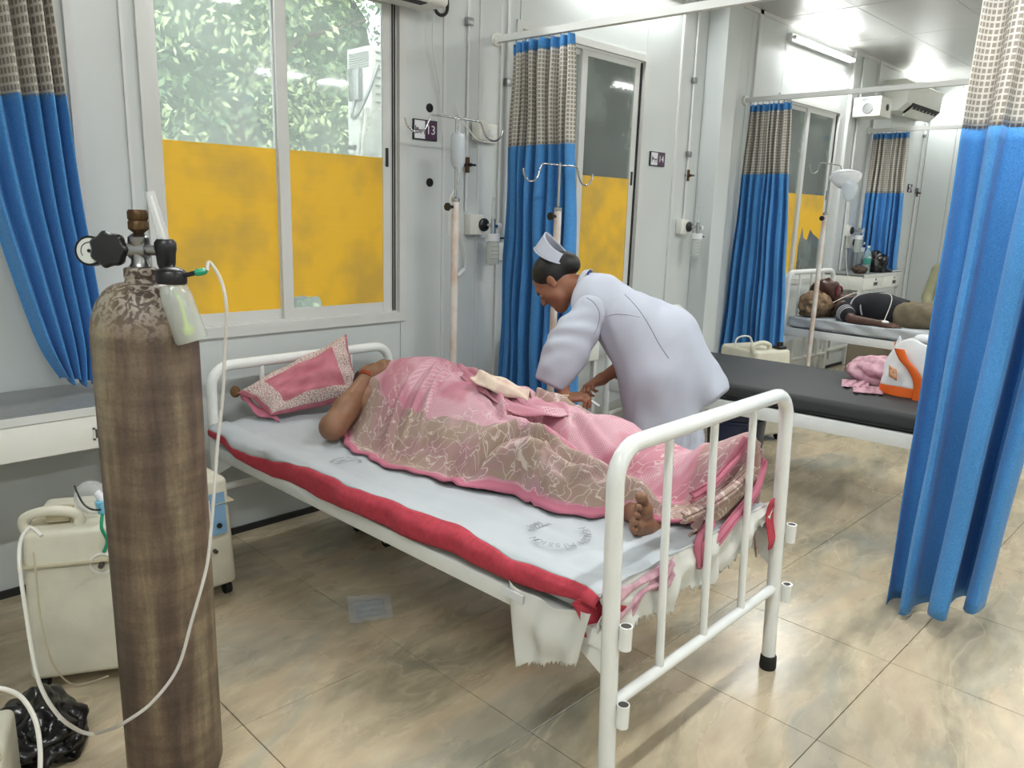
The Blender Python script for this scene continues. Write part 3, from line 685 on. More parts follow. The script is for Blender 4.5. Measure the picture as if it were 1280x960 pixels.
# ------------------------------------------------------------------ outdoors
structure('ground_outside', MB().box((-6, WY+.08, -.5), (22, 16, -.4)), M_soil)
def leaves(name, m, parent, x0, x1, y0, z0, z1, n, size, seed, **kw):
    rs = np.random.RandomState(seed); nc = n//26
    cx = rs.uniform(x0, x1, nc); cz = rs.uniform(z0, z1, nc); cyy = y0+rs.uniform(0, .9, nc)
    c = np.stack([cx, cyy, cz], 1).repeat(26, 0)+rs.randn(nc*26, 3)*np.array([.16, .12, .12])
    d = rs.randn(len(c), 3); d[:, 2] -= .6; d /= np.linalg.norm(d, axis=1)[:, None]; w = np.cross(d, rs.randn(len(c), 3)); w /= np.linalg.norm(w, axis=1)[:, None]
    s = size*rs.uniform(.6, 1.3, len(c))[:, None]
    v = np.stack([c, c+d*s*.5+w*s*.22, c+d*s, c+d*s*.5-w*s*.22], 1).reshape(-1, 3)
    mb = MB(); mb.v = v.tolist(); mb.f = [(4*i, 4*i+1, 4*i+2, 4*i+3) for i in range(len(c))]
    return obj(name, mb, m, parent, smooth=False, **kw)
def tree(label, x0, x1, y0, seed, ztop=5.2):
    t = thing('tree', label, 'tree', ((x0+x1)/2, y0+.8, -.4), 0, 'trees outside the windows')
    rs = random.Random(seed); xm = (x0+x1)/2
    tr = MB().tube(smooth_path([(xm, y0+.8, -.4), (xm+.1, y0+.8, 1), (xm-.08, y0+.85, 2.4), (xm+.05, y0+.8, 4.4)]), [.11]*6+[.09]*6+[.06]*7, 8)
    for k in range(8):
        z = .5+k*.5; s = rs.choice((-1, 1)); tr.tube([(xm, y0+.8, z), (xm+s*.5, y0+.55+rs.random()*.5, z+.4), (xm+s*1.0, y0+.5, z+.6)], [.04, .025, .01], 6)
    obj('trunk', tr, M_bark, t)
    # inner mass: bumpy closed surface behind the leaves
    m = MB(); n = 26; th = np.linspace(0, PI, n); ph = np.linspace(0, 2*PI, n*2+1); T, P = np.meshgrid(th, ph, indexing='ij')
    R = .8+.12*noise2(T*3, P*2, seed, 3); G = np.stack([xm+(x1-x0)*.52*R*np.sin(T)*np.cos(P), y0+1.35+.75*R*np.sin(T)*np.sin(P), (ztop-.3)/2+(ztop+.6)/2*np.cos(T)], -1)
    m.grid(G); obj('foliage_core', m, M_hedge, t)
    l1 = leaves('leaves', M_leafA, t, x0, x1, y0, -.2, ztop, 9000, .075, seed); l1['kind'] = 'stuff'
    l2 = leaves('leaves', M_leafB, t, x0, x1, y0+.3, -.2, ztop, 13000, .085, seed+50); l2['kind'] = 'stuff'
tree('leafy green tree seen through the dusty glass of the big left window', 1.5, 5.0, 5.6, 3)
tree('leafy green tree seen through the glass beside the curtain at bed 14', 5.6, 9.0, 5.9, 4)
tree('bright leafy tree seen through the farthest window', 9.6, 14.6, 6.0, 5)
# outdoor unit of an air conditioner
oa = at(433, 62, 'Y', 4.58); ob = at(445, 196, 'Y', 4.58)
ox, oz0, oz1 = oa[0], ob[2]-.05, oa[2]
t = thing('condenser_unit', 'white outdoor air conditioner unit seen through the right pane of the big left window', 'air conditioner', (ox+.4, 4.45, oz0))
obj('casing', MB().box((ox, 4.30, oz0+.06), (ox+.8, 4.58, oz1), .012), M_plastic, t)
obj('service_cover', MB().box((ox-.035, 4.40, (oz0+oz1)/2+.03), (ox+.002, 4.52, oz1-.13), .01), M_steel, t)
for k in range(7):
    obj('louver', MB().box((ox-.006, 4.33, oz1-.035-k*.014), (ox+.002, 4.55, oz1-.041-k*.014)), M_steel, t, smooth=False)
    obj('louver', MB().box((ox+.03, 4.294, oz1-.035-k*.05), (ox+.40, 4.302, oz1-.045-k*.05)), M_steel, t, smooth=False)
zm_ = (oz0+oz1)/2
obj('pipe', MB().tube(smooth_path([(ox-.02, 4.46, zm_+.03), (ox-.05, 4.45, zm_-.06), (ox-.08, 4.36, zm_-.08), (ox-.05, 4.28, zm_+.05), (ox+.03, 4.27, oz1-.12)]), .011, 8), M_steel, t)
for q in (0, .05): obj('pipe', MB().tube(smooth_path([(ox-.03, 4.36-q, zm_-.02), (ox-.05, 4.37-q, oz0+.15), (ox-.04, 4.42-q, oz0-.05)]), .013, 8), M_tubew, t)
for q in (0, .06, .1): obj('valve', MB().cyl((ox-.05, 4.50-q, oz0+.10), (ox, 4.50-q, oz0+.10), .014, 8), M_dark, t)
obj('bracket', MB().box((ox+.05, WY+.08, oz0), (ox+.08, 4.6, oz0+.06)).box((ox+.7, WY+.08, oz0), (ox+.73, 4.6, oz0+.06)), M_alu, t)

# ------------------------------------------------------------------ curtains and their rods
def rod(label, x, z=2.41, y0=YR, sag=0):
    t = thing('curtain_rod', label, 'rod', (x, WY, z))
    m = MB(); n = 2
    p = [(x-.017, WY-.001, z-.017), (x+.017, WY-.001, z-.017), (x+.017, WY-.001, z+.017), (x-.017, WY-.001, z+.017)]
    q = [(a, y0, c-sag) for a, b, c in p]; m.add(p+q, [(0, 1, 2, 3), (7, 6, 5, 4), (0, 4, 5, 1), (1, 5, 6, 2), (2, 6, 7, 3), (3, 7, 4, 0)])
    obj('rail', m, M_alu, t, smooth=False)
    obj('wall_bracket', MB().cyl((x, WY, z), (x, WY-.02, z), .034, 16), M_plastic, t)
    return t
rod('white curtain rod high on the left, above the short blue curtain beside the drawer unit', .45)
rod('white square curtain rod crossing the top of the picture, nearest in view', 3.116, 2.408, YR, .12)
rod('white curtain rod above the blue curtain by the pillar', 5.825)
rod('white curtain rod in the far bay, beneath the air conditioner', 8.35)
def curtain(label, x, yt, yb, zb, zh=2.372, zm=1.85, folds=7, amp=.045, seed=1, header=True, lean=0, skew=None, group='blue hospital curtains'):
    """hangs in the plane x; yt=(left,right) along y at the top, yb at the bottom"""
    t = thing('curtain', label, 'curtain', (x, (yt[0]+yt[1])/2, zh), 0, group)
    rs = np.random.RandomState(seed); ph = rs.rand(6)*6.28; n = folds*18+1
    def sheet(z0, z1, rows, name, m):
        s = np.linspace(0, 1, n); z = np.linspace(z0, z1, rows); S, Z = np.meshgrid(s, z)
        f = (zh-Z)/(zh-zb); wv = S+.012*np.sin(9*S*PI+ph[0]+f*2)+.01*np.sin(5*S*PI+ph[1])
        yy = (yt[0]+(yt[1]-yt[0])*wv)*(1-f)+(yb[0]+(yb[1]-yb[0])*wv)*f
        A = amp*(.55+.6*f)*(1+.35*np.sin(3*PI*S+ph[2]))
        ang = 2*PI*folds*(S+.02*np.sin(4*PI*S+ph[3])+.018*f*np.sin(6*S+ph[4]))
        xx = x+A*np.sin(ang)+.012*np.sin(2.3*ang+ph[5]+2*f)*f+lean*f+.006*np.sin(9*Z+7*S)
        yy = yy+.35*A*np.sin(2*ang+.5)*.4
        if skew is not None: Z = Z+skew*(S-.5)*np.clip((f-.5)*2, 0, 1)
        G = np.stack([xx, yy, Z], -1)
        d = np.sqrt((np.diff(xx, axis=1)**2+np.diff(yy, axis=1)**2)); u = np.concatenate([np.zeros((rows, 1)), np.cumsum(d, 1)], 1); u = np.repeat(u[:1], rows, 0)
        obj(name, MB().grid(G, np.stack([u, Z], -1)), m, t, solid=.002)
        return G
    G = sheet(zb, zm, 40, 'curtain_cloth', M_blue); sheet(zm-.004, zh-.05, 16, 'mesh_top', M_mesh)
    H = sheet(zh-.055, zh+.0, 4, 'header_band', M_blue)
    for k in range(8, n, 18):
        p = H[-1, min(k, n-1)]; obj('hook', MB().tube([p-[0, 0, .01], (p+[x, p[1], zh+.02])/2, (x, p[1], zh+.022)], .003, 6), M_chrome, t)
    return t
curtain('blue curtain with checked top beside the nurse, gathered at the wall by sign 13', 3.116, (3.14, 2.70), (3.19, 2.57), .12, 2.372, 1.85, 7, .05, 2, group=None)
curtain('blue curtain with checked top beside the pillar, in front of the third window', 5.825, (3.20, 2.86), (3.27, 2.70), .14, 2.37, 1.85, 8, .04, 5, group=None)
curtain('farthest blue curtain with checked top, behind the water bottle', 8.35, (3.20, 2.86), (3.22, 2.80), 1.045, 2.38, 1.80, 7, .04, 8, group=None)
curtain('large blue curtain in the right foreground, hanging in front of the empty bed', 3.116, (.885, .42), (.905, .58), .06, 2.33, 1.835, 3, .088, 12, skew=.14, group=None)
# left curtain, pulled aside and resting on the drawer unit
t = thing('curtain', 'short blue curtain at the left edge, swept aside above the drawer unit', 'curtain', (.6, 3.0, .8))
def left_curtain(rows, v0, v1, name, m, uvz):
    Lp = [(-75, -60), (-48, 118), (-20, 235), (14, 340), (48, 430), (76, 474)]; Rp = [(52, -60), (77, 118), (97, 250), (112, 330), (126, 420), (119, 479)]
    Lc = np.array(smooth_path(Lp, 12)); Rc = np.array(smooth_path(Rp, 12)); n = 110
    G = np.zeros((rows, n, 3)); s = np.linspace(0, 1, n)
    for i, v in enumerate(np.linspace(v0, v1, rows)):
        k = v*(len(Lc)-1); a = int(min(k, len(Lc)-2)); fr = k-a; l = Lc[a]*(1-fr)+Lc[a+1]*fr; r = Rc[a]*(1-fr)+Rc[a+1]*fr
        l3 = at(l[0], l[1], 'Y', 3.10); r3 = at(r[0], r[1], 'Y', 3.12); f = v
        ang = 2*PI*5.5*(s+.02*np.sin(7*s+3*f)); A = .042*(1-.35*f)
        G[i] = l3+(r3-l3)*s[:, None]; G[i, :, 1] += A*np.sin(ang+1.0*f)-.02; G[i, :, 2] += .012*np.sin(ang*.5)*f
    uv = np.stack(np.meshgrid(np.linspace(0, 1.0, n), np.linspace(v0, v1, rows)*1.7), -1)
    obj(name, MB().grid(G, uv), m, t, solid=.002)
left_curtain(50, .2, 1, 'curtain_cloth', M_blue, 0); left_curtain(14, 0, .203, 'mesh_top', M_mesh, 0)

# ------------------------------------------------------------------ small things on the window wall
def bed_sign(label, num, x0, x1, z0, z1):
    t = thing('bed_sign', label, 'sign', ((x0+x1)/2, WY, z0)); y = WY-.012; xm = (x0+x1)/2-.005
    obj('plate', MB().box((x0, y, z0), (x1, WY, z1), .002), M_dark, t)
    obj('icon_field', MB().box((x0+.006, y-.0015, z0+.006), (xm, y, z1-.006)), M_platew, t, smooth=False)
    obj('number_field', MB().box((xm, y-.0015, z0+.006), (x1-.006, y, z1-.006)), M_purple, t, smooth=False)
    M = Matrix.Translation(((xm+x1-.006)/2, y-.002, (z0+z1)/2)) @ Matrix.Rotation(PI/2, 4, 'X')
    obj('numeral', text_mb(num, .062, M), M_platew, t, smooth=False)
    cx, cz = (x0+.006+xm)/2, (z0+z1)/2; b = MB(); yy = y-.003
    b.box((cx-.03, yy, cz-.006), (cx+.03, y, cz)).box((cx-.03, yy, cz-.022), (cx-.026, y, cz+.018)).box((cx+.026, yy, cz-.022), (cx+.03, y, cz+.006)).box((cx-.022, yy, cz+.001), (cx-.01, y, cz+.009)).box((cx+.005, yy, cz-.022), (cx+.009, y, cz-.004))
    obj('bed_icon', b, M_purple, t, smooth=False)
bed_sign('purple and white bed number sign reading 13 right of the large window', '13', 2.545, 2.70, 1.845, 1.945)
bed_sign('purple and white bed number sign reading 14 beside the second window', '14', 4.605, 4.78, 1.842, 1.938)
bed_sign('small bed number sign on the far wall, right of the farthest curtain', '16', 9.70, 9.82, 1.86, 1.95)
for lab, x, z in (('round dark cable hole in the wall just above sign 13', 2.657, 2.007), ('round dark cable hole in the wall below sign 13', 2.661, 1.637)):
    t = thing('wall_grommet', lab, 'grommet', (x, WY, z)); obj('ring', MB().lathe((x, WY+.002, z), [(.022, 0), (.022, .006), (.014, .007), (.013, .003)], 18, (0, -1, 0)), M_rubber, t)
def pipe_run(label, x, z0, z1, r=.0075, clips=(2.46,)):
    t = thing('wall_pipe', label, 'pipe', (x, WY-.014, z0)); obj('pipe', MB().cyl((x, WY-.014, z0), (x, WY-.014, z1), r, 10), M_trim, t)
    for z in clips:
        obj('clip', MB().box((x-.022, WY-.03, z-.02), (x+.022, WY-.001, z+.02), .004), M_steel, t)
pipe_run('thin vertical pipe above the flowmeter nearest sign 13', 2.906, 1.50, CZ)
pipe_run('thin vertical pipe ending at the white box beside the nurse curtain', 3.20, 1.33, CZ, .009, (2.2,))
pipe_run('thin vertical pipe above the flowmeter left of the pillar', 5.073, 1.49, CZ, .008, (2.458, 1.95))
pipe_run('vertical pipe right of the farthest window', 8.02, .1, CZ, .012, ())
pipe_run('vertical pipe at the end of the window wall', 9.98, .1, CZ, .010, (2.5, 1.9))
def gas_tap(label, x, z):
    t = thing('shut_off_tap', label, 'tap', (x, WY-.02, z))
    obj('body', MB().cyl((x, WY-.02, z-.04), (x, WY-.02, z+.04), .012, 12).cyl((x, WY-.05, z), (x, WY, z), .01, 10), M_brass, t)
    obj('handle', MB().box((x-.03, WY-.058, z-.006), (x+.03, WY-.048, z+.006), .002), M_black, t)
gas_tap('small brass shut off tap on the thin pipe left of the pillar', 5.077, 1.80)
gas_tap('small dark tap on the wall behind the drip bottle', 2.906, 1.74)
gas_tap('small tap on the wall right of the farthest curtain', 9.98, 1.86)
def flowmeter(label, x, z, s=1.0):
    t = thing('oxygen_flowmeter', label, 'flowmeter', (x, WY, z-.2)); y = WY
    obj('wall_box', MB().box((x-.075, y-.05, z-.055), (x+.025, y, z+.055), .004), M_plastic, t)
    kx = x+.02
    obj('outlet_ring', MB().lathe((kx, y-.05, z), [(.036, 0), (.036, .012), (.026, .02), (.012, .02)], 22, (0, -1, 0)), M_black, t)
    obj('stem', MB().cyl((kx, y-.05, z), (kx, y-.13, z), .009, 12), M_chrome, t)
    obj('valve_body', MB().cyl((kx, y-.13, z-.045), (kx, y-.13, z+.035), .013, 14).cyl((kx, y-.13, z-.005), (kx+.03, y-.13, z-.005), .01, 12), M_chrome, t)
    obj('knob', MB().cyl((kx+.03, y-.13, z-.005), (kx+.055, y-.13, z-.005), .016, 14), M_platew, t)
    obj('flow_tube', MB().cyl((kx, y-.13, z+.035), (kx, y-.13, z+.15), .011, 14), M_humid, t)
    hb = MB().lathe((kx, y-.13, z-.215), [(.02, 0), (.034, .004), (.036, .02), (.036, .12), (.03, .128)], 22)
    b = obj('humidifier_bottle', hb, M_humid, t)
    for k in range(4): obj('mark', MB().tube([(kx+.0365*math.cos(a), y-.13+.0365*math.sin(a), z-.18+k*.022) for a in np.linspace(-2.6, -.5, 9)], .0008, 4), M_black, b)
    obj('bottle_cap', MB().cyl((kx, y-.13, z-.085), (kx, y-.13, z-.045), .038, 22), M_platew, t)
    obj('outlet_spout', MB().cyl((kx+.03, y-.14, z-.07), (kx+.065, y-.15, z-.068), .005, 8), M_black, t)
flowmeter('oxygen flowmeter with humidifier bottle on the wall right of the first drip stand', 2.985, 1.425)
flowmeter('oxygen flowmeter with humidifier bottle on the wall left of the pillar', 5.07, 1.432)
flowmeter('oxygen flowmeter by the farthest curtain, above the water bottle', 8.10, 1.42)
flowmeter('lower oxygen flowmeter by the farthest curtain', 8.20, 1.30)
t = thing('socket_box', 'white wall box with jutting plug right of the hanging drip bottle', 'socket', (3.0, WY, 1.86))
obj('box', MB().box((2.965, WY-.03, 1.865), (3.115, WY, 1.965), .004), M_plastic, t); obj('plug', MB().box((2.93, WY-.09, 1.872), (2.985, WY-.02, 1.972), .006), M_plastic, t)
obj('switch', MB().box((3.05, WY-.034, 1.90), (3.085, WY-.03, 1.935), .001), M_platew, t)
obj('lead', MB().tube(smooth_path([(2.985, WY-.07, 1.875), (2.92, WY-.08, 1.87), (2.86, WY-.04, 1.95), (2.80, WY-.03, 2.04)]), .004, 8), M_tubew, t)
t = thing('junction_box', 'white box low on the wall touching the curtain beside the nurse', 'box', (3.16, WY, 1.22))
obj('box', MB().box((3.10, WY-.05, 1.225), (3.22, WY, 1.325), .005), M_plastic, t); obj('socket_face', MB().box((3.165, WY-.053, 1.24), (3.21, WY-.05, 1.29), .001), M_platew, t)
# indoor unit over the big window, only its underside corner in view
c = at(562, 9, 'Y', 3.05)
t = thing('air_conditioner', 'white wall air conditioner at the top edge, above sign 13', 'air conditioner', (c[0]-.4, 3.15, c[2]))
obj('casing', MB().box((c[0]-.85, 3.05, c[2]), (c[0], WY-.022, c[2]+.29), .02), M_plastic, t)
obj('air_slot', MB().box((c[0]-.80, 3.07, c[2]-.004), (c[0]-.12, 3.12, c[2]+.01)), M_dark, t)
obj('drain_hose', MB().tube(smooth_path([(c[0]+.0, 3.2, c[2]+.05), (c[0]+.06, 3.2, c[2]+.0), (c[0]+.12, 3.21, c[2]+.03), (c[0]+.14, 3.24, c[2]+.15)]), .009, 8), M_black, t)
obj('cable', MB().tube(smooth_path([(c[0]+.03, 3.2, c[2]+.02), (c[0]+.03, 3.21, c[2]-.15), (c[0]+.10, 3.235, c[2]-.35), (c[0]+.13, 3.24, c[2]-.6)]), .004, 6), M_trim, t)
# far split unit and the box with a dial
t = thing('air_conditioner', 'white split air conditioner on the far wall with an open dark louver', 'air conditioner', (9.1, 3.15, 2.62))
obj('casing', MB().prism([(WY-.003, 2.63), (3.10, 2.63), (3.02, 2.70), (3.01, 2.90), (3.05, 2.93), (WY-.003, 2.93)], 'X', 8.62, 9.66), M_plastic, t, smooth=False)
obj('louver_gap', MB().prism([(3.105, 2.624), (3.095, 2.636), (3.012, 2.712), (3.00, 2.705)], 'X', 8.78, 9.60), M_dark, t, smooth=False)
for k in range(7): obj('vane', MB().box((8.84+k*.11, 3.03, 2.665), (8.846+k*.11, 3.085, 2.70)), M_plastic, t, smooth=False)
obj('louver', MB().prism([(3.115, 2.600), (3.10, 2.596), (3.03, 2.655), (3.035, 2.66)], 'X', 8.80, 9.58), M_plastic, t, smooth=False)
sx0, sx1 = 7.83, 8.10
t = thing('voltage_stabilizer', 'white stabilizer box with round dial on a bracket under the air conditioner', 'stabilizer', (8.0, 3.1, 2.50))
obj('casing', MB().box((7.86, 2.98, 2.49), (8.14, WY-.02, 2.67), .008), M_plastic, t)
fx = 7.858
obj('side_vent', MB().lathe((fx, 3.10, 2.565), [(.05, 0), (.05, .006), (.035, .006), (.035, .002)], 24, (-1, 0, 0)), M_steel, t)
obj('dial', MB().lathe((8.02, 2.978, 2.58), [(.03, 0), (.03, .005), (.024, .006)], 20, (0, -1, 0)), M_black, t)
obj('label_strip', MB().box((fx-.002, 3.04, 2.635), (fx, 3.16, 2.655)), M_steel, t)

# ------------------------------------------------------------------ hospital beds
def rail_frame(t, y, Wd, H, bars, zlow, out, clamps=True, lean=0.0):
    """bent tube end frame standing at local y"""
    r = .0225; k = .085; P = [(0, y, .03)]+[(0, y, z) for z in (.3, H-k-.1, H-k)]
    for a in np.linspace(0, PI/2, 7)[1:]: P.append((k*(1-math.cos(a)), y, H-k+k*math.sin(a)))
    for a in np.linspace(PI/2, 0, 7)[:-1]: P.append((Wd-k*(1-math.cos(a)), y, H-k+k*math.sin(a)))
    P += [(Wd, y, H-k), (Wd, y, .3), (Wd, y, .03)]
    P = [(a, b+lean*c, c) for a, b, c in P]
    fr = obj('end_frame', MB().tube(P, r, 18), M_white, t, local=True)
    obj('cross_bar', MB().cyl((0, y+lean*zlow, zlow), (Wd, y+lean*zlow, zlow), .0165, 14), M_white, t, local=True)
    for i in range(bars):
        x = Wd*(i+1)/(bars+1); obj('bar', MB().cyl((x, y+lean*zlow, zlow), (x, y+lean*H, H), .0115, 12), M_white, t, local=True)
    for x in (0, Wd):
        obj('rubber_foot', MB().lathe((x, y, 0), [(.026, 0), (.028, .006), (.027, .045), (.0235, .05)], 20), M_rubber, t, local=True)
        if clamps:
            for z in (zlow-.045, .462):
                c = (x+(.024 if x > 0 else .014), y+out*.034+lean*z, z)
                s = obj('clamp_sleeve', MB().lathe(c, [(.0165, 0), (.0165, .062), (.0135, .062), (.0135, .02)], 18), M_white, t, local=True)
                obj('sleeve_bore', MB().cyl((c[0], c[1], z+.045), (c[0], c[1], z+.0605), .0134, 16), M_hollow, s, local=True)
def bed(label, loc, rotz, Wd=.91, Ln=2.1, H=.965, zf=.444, fh=.052, headH=.83):
    t = thing('hospital_bed', label, 'bed', (loc[0], loc[1], 0), rotz)
    rail_frame(t, 0, Wd, H, 3, .295, -1, True, .035); rail_frame(t, Ln, Wd, headH, 3, .295, 1, False)
    for x in (0, Wd):
        obj('side_rail', MB().box((x-.012, .0, zf), (x+.022 if x == 0 else x+.012, Ln, zf+fh), .003), M_white, t, local=True)
        for y in (.0, Ln):
            s = 1 if y == 0 else -1
            obj('corner_plate', MB().prism([(y, zf-.09), (y+s*.16, zf), (y, zf)], 'X', x-.004, x+.002), M_white, t, local=True, smooth=False)
    for k in range(5):
        y = .12+k*(Ln-.20)/4; obj('cross_member', MB().box((0, y-.015, zf+.01), (Wd, y+.015, zf+fh-.012)), M_white, t, local=True, smooth=False)
    obj('bed_deck', MB().box((.015, .08, zf+fh-.012), (Wd-.015, Ln-.02, zf+fh-.004)), M_white, t, local=True, smooth=False)
    return t
RZ1 = math.radians(1.3); BX, BY = 1.420, 1.010
bed1 = bed('white tubular steel hospital bed in the foreground with the covered patient', (BX, BY), RZ1, .925)
_s, _c = math.sin(RZ1), math.cos(RZ1)
def B1(x, y, z): return np.array([BX+x*_c-y*_s, BY+x*_s+y*_c, z])
m1 = thing('mattress', 'white covered mattress of the foreground bed, beneath the red edged sheet', 'mattress', (BX, BY, .497), RZ1)
obj('cover', MB().box((.015, .062, 0), (.895, 2.07, .079), .03), M_cloth, m1, local=True)
MT = .578
# sheet: drapes over the mattress, red border along both long edges
def band_z(y):  # lower edge of the sheet on the near side, along the bed
    return np.interp(y, [.0, .1, .25, .5, .9, 1.25, 1.6, 1.85, 2.07], [.560, .548, .532, .522, .515, .505, .490, .500, .548])
def sheet_section(yl, side, bw_only=None):
    pass
t = thing('bed_sheet', 'white bed sheet with red woven border, tucked over the foreground mattress', 'bed sheet', (BX, BY, 0), RZ1)
ny, ys = 150, np.linspace(.048, 2.085, 150)
def sheet_grid(kind):
    rows = []
    for y in ys:
        wob = .006*math.sin(9*y+1)+.004*math.sin(23*y); P = []
        edge = -.012+wob*.6+.008*math.sin(5*y)*(1 if y > .1 else .2); zb = band_z(y)+.005*math.sin(14*y); bulge = .008+.006*math.sin(17*y+2)+.004*math.sin(41*y)
        full = [(edge-.012-bulge*math.sin(PI*(.15+q*.75)), y, zb+(.572-zb)*(1-q)) for q in np.linspace(1, 0, 14)]+[(edge-.004, y, .581), (edge+.010, y, .590), (edge+.024, y, .5925), (.050, y, .5925)]
        full = np.array(full); cl_ = np.concatenate([[0], np.cumsum(np.linalg.norm(np.diff(full, axis=0), axis=1))])
        hb_ = np.interp(y, [0, .12, .3, .6, 1.2, 1.6, 1.8, 2.1], [.035, .040, .070, .098, .092, .070, .040, .030])+.006*math.sin(11*y)
        smp = lambda t_: tuple(np.interp(t_, cl_, full[:, k_]) for k_ in range(3))
        if kind == 'near':
            P += [smp(t_) for t_ in np.linspace(hb_, 0, 10)]
        elif kind == 'top':
            P += [smp(t_) for t_ in np.linspace(hb_, cl_[-1], 12)]
            for x in np.linspace(.062, .87, 36):
                h = .588+.0035*noise2(x, y*.7, 5, 16)+.003*noise2(x*1.5, y, 8, 34)
                h += .010*math.exp(-((x-.1-.08*math.sin(3*y))/.035)**2)*max(0, math.sin(2.4*y+.4))
                h += .012*math.exp(-((y-.22+.5*(x-.1))/.03)**2)*math.exp(-((x-.1)/.12)**2)
                P.append((x, y, h))
            P += [(.905, y, .583), (.922, y, .56), (.93, y, .50)]
        elif kind == 'far':
            for q in np.linspace(0, 1, 5): P.append((.93+.004*math.sin(20*y), y, .50-.09*q))
        rows.append(P)
    return np.array(rows)
def local_obj(name, G, m, par, solid=.0025, uv=None): return obj(name, MB().grid(G, uv), m, par, local=True, solid=solid)
local_obj('cotton_top', sheet_grid('top')[:, ::-1], M_sheet, t); local_obj('red_border', sheet_grid('near')[:, ::-1], M_redband, t); local_obj('red_border', sheet_grid('far')[:, ::-1], M_redband, t)
# foot end: cloth falling behind the foot rail, with folds and a frayed hem
def end_drop():
    n = 160; rows = 26; G = np.zeros((rows, n, 3)); xs = np.linspace(-.01, .945, n)
    zb = np.interp(xs, [0, .08, .2, .30, .34, .36, .5, .62, .8, .945], [.50, .475, .455, .432, .425, .47, .44, .45, .50, .60])
    for i, q in enumerate(np.linspace(0, 1, rows)):
        fray = .007*np.sin(xs*190)+.006*np.sin(xs*353+1) if i == rows-1 else 0
        z = .5905-.002*0+(zb-.5905)*q**1.15+fray; a = min(1, q*2.5)
        y = .054-.016*a+a*(.008*np.sin(xs*30+q*2)+.006*np.sin(xs*57+1.2-q*2)+.005*np.sin(xs*16+q*9))
        G[i] = np.stack([xs+.01*np.sin(q*5+xs*20)*q, y, z], -1)
    return G
G = end_drop(); local_obj('end_fold', G, M_cloth, t)
# crumpled pink tail of the under cloth below the patient's foot
q = np.zeros((16, 30, 3))
for i in range(16):
    for j in range(30):
        a, b = i/15, j/29; q[i, j] = (.04+.26*b, .034+.006*math.sin(a*13+b*5+2*math.sin(b*7))-.004*a, .588-(.085-.03*b)*a*(1+.25*math.sin(b*9))-.02*b+.03*b*b)
local_obj('under_cloth', q, M_pinkwrap, t, uv=np.stack(np.meshgrid(np.linspace(0, .3, 30), np.linspace(.05, .2, 16)), -1))
# red border showing at the two foot corners
mb = MB(); P = [(.0, .06, .575), (-.03, .10, .50), (.0, .0, .455), (.05, .015, .47), (.06, .03, .56)]
q = np.zeros((6, 8, 3))
for i in range(6):
    for j in range(8):
        a, b = i/5, j/7; q[i, j] = np.array((-.028+.09*b, .10-.075*b+.01*math.sin(6*a), .565-.10*a-.02*b))+np.array((0, .012*math.sin(a*9+b*4), 0))
local_obj('red_border', q, M_redband, t)
q = np.zeros((8, 6, 3))
for i in range(8):
    for j in range(6):
        a, b = i/7, j/5; q[i, j] = (.855+.075*b*(1-abs(a-.5)*1.2), .022+.01*math.sin(5*a), .62-.17*a)
local_obj('red_border', q, M_redband, t)
# loose frayed cloth hanging at the near foot corner
def flap():
    n, rows = 46, 34; G = np.zeros((rows, n, 3))
    tl = np.array((-.030, .335, .530)); tr = np.array((-.028, .055, .545)); bl = np.array((-.05, .275, .312)); br = np.array((-.04, .085, .40))
    for i in range(rows):
        for j in range(n):
            a, b = i/(rows-1), j/(n-1); p = (tl*(1-b)+tr*b)*(1-a)+(bl*(1-b)+br*b)*a
            sag = -.03*math.sin(PI*b)*(1-a); p = p+np.array((-.012*math.sin(a*6-b*3)*math.sin(PI*b)-.008*math.sin(b*14+a*2), 0, sag))
            if i == rows-1: p[2] += .006*math.sin(j*2.4)+random.uniform(-.008, .004)
            G[i, j] = p
    return G
local_obj('frayed_corner', flap(), M_cloth, t)
obj('cloth_tab', MB().box((-.045, .27, .490), (-.040, .35, .512)).box((-.046, .27, .489), (-.041, .278, .513)), M_platew, t, local=True, smooth=False)
# faded laundry stamps printed on the sheet
def stamp(cx, cy, R, a0, words, size, lines):
    lab = obj('laundry_stamp', text_mb(lines[0][0], lines[0][1], Matrix.Translation((cx-.005, cy+lines[0][2], .6015)), .0003), M_ink, t, local=True, smooth=False); lines = lines[1:]
    for i, ch in enumerate(words):
        if ch == ' ': continue
        a = a0-math.radians(i*13.5); M = Matrix.Translation((cx+R*math.cos(a), cy+R*math.sin(a), .6015)) @ Matrix.Rotation(a-PI/2, 4, 'Z')
        obj('letter', text_mb(ch, size, M, .0003), M_ink, lab, local=True, smooth=False)
    for k, (w, sz, dy) in enumerate(lines):
        obj('letter', text_mb(w, sz, Matrix.Translation((cx-.005, cy+dy, .6015)) @ Matrix.Rotation(math.radians(-4), 4, 'Z'), .0003), M_ink, lab, local=True, smooth=False)
s1 = at(702, 668, 'Z', .597); loc1 = (s1[0]-BX, s1[1]-BY)
stamp(loc1[0], loc1[1], .082, math.radians(-20), 'HEALTH MISSION', .034, (('2081', .03, .088), ('NATIONAL', .018, .066)))
s1 = at(428, 580, 'Z', .597)
stamp(s1[0]-BX+.045, s1[1]-BY, .05, math.radians(140), 'HEALTH MISSION', .02, (('2081', .02, .02), ('NATIONAL', .015, 0)))

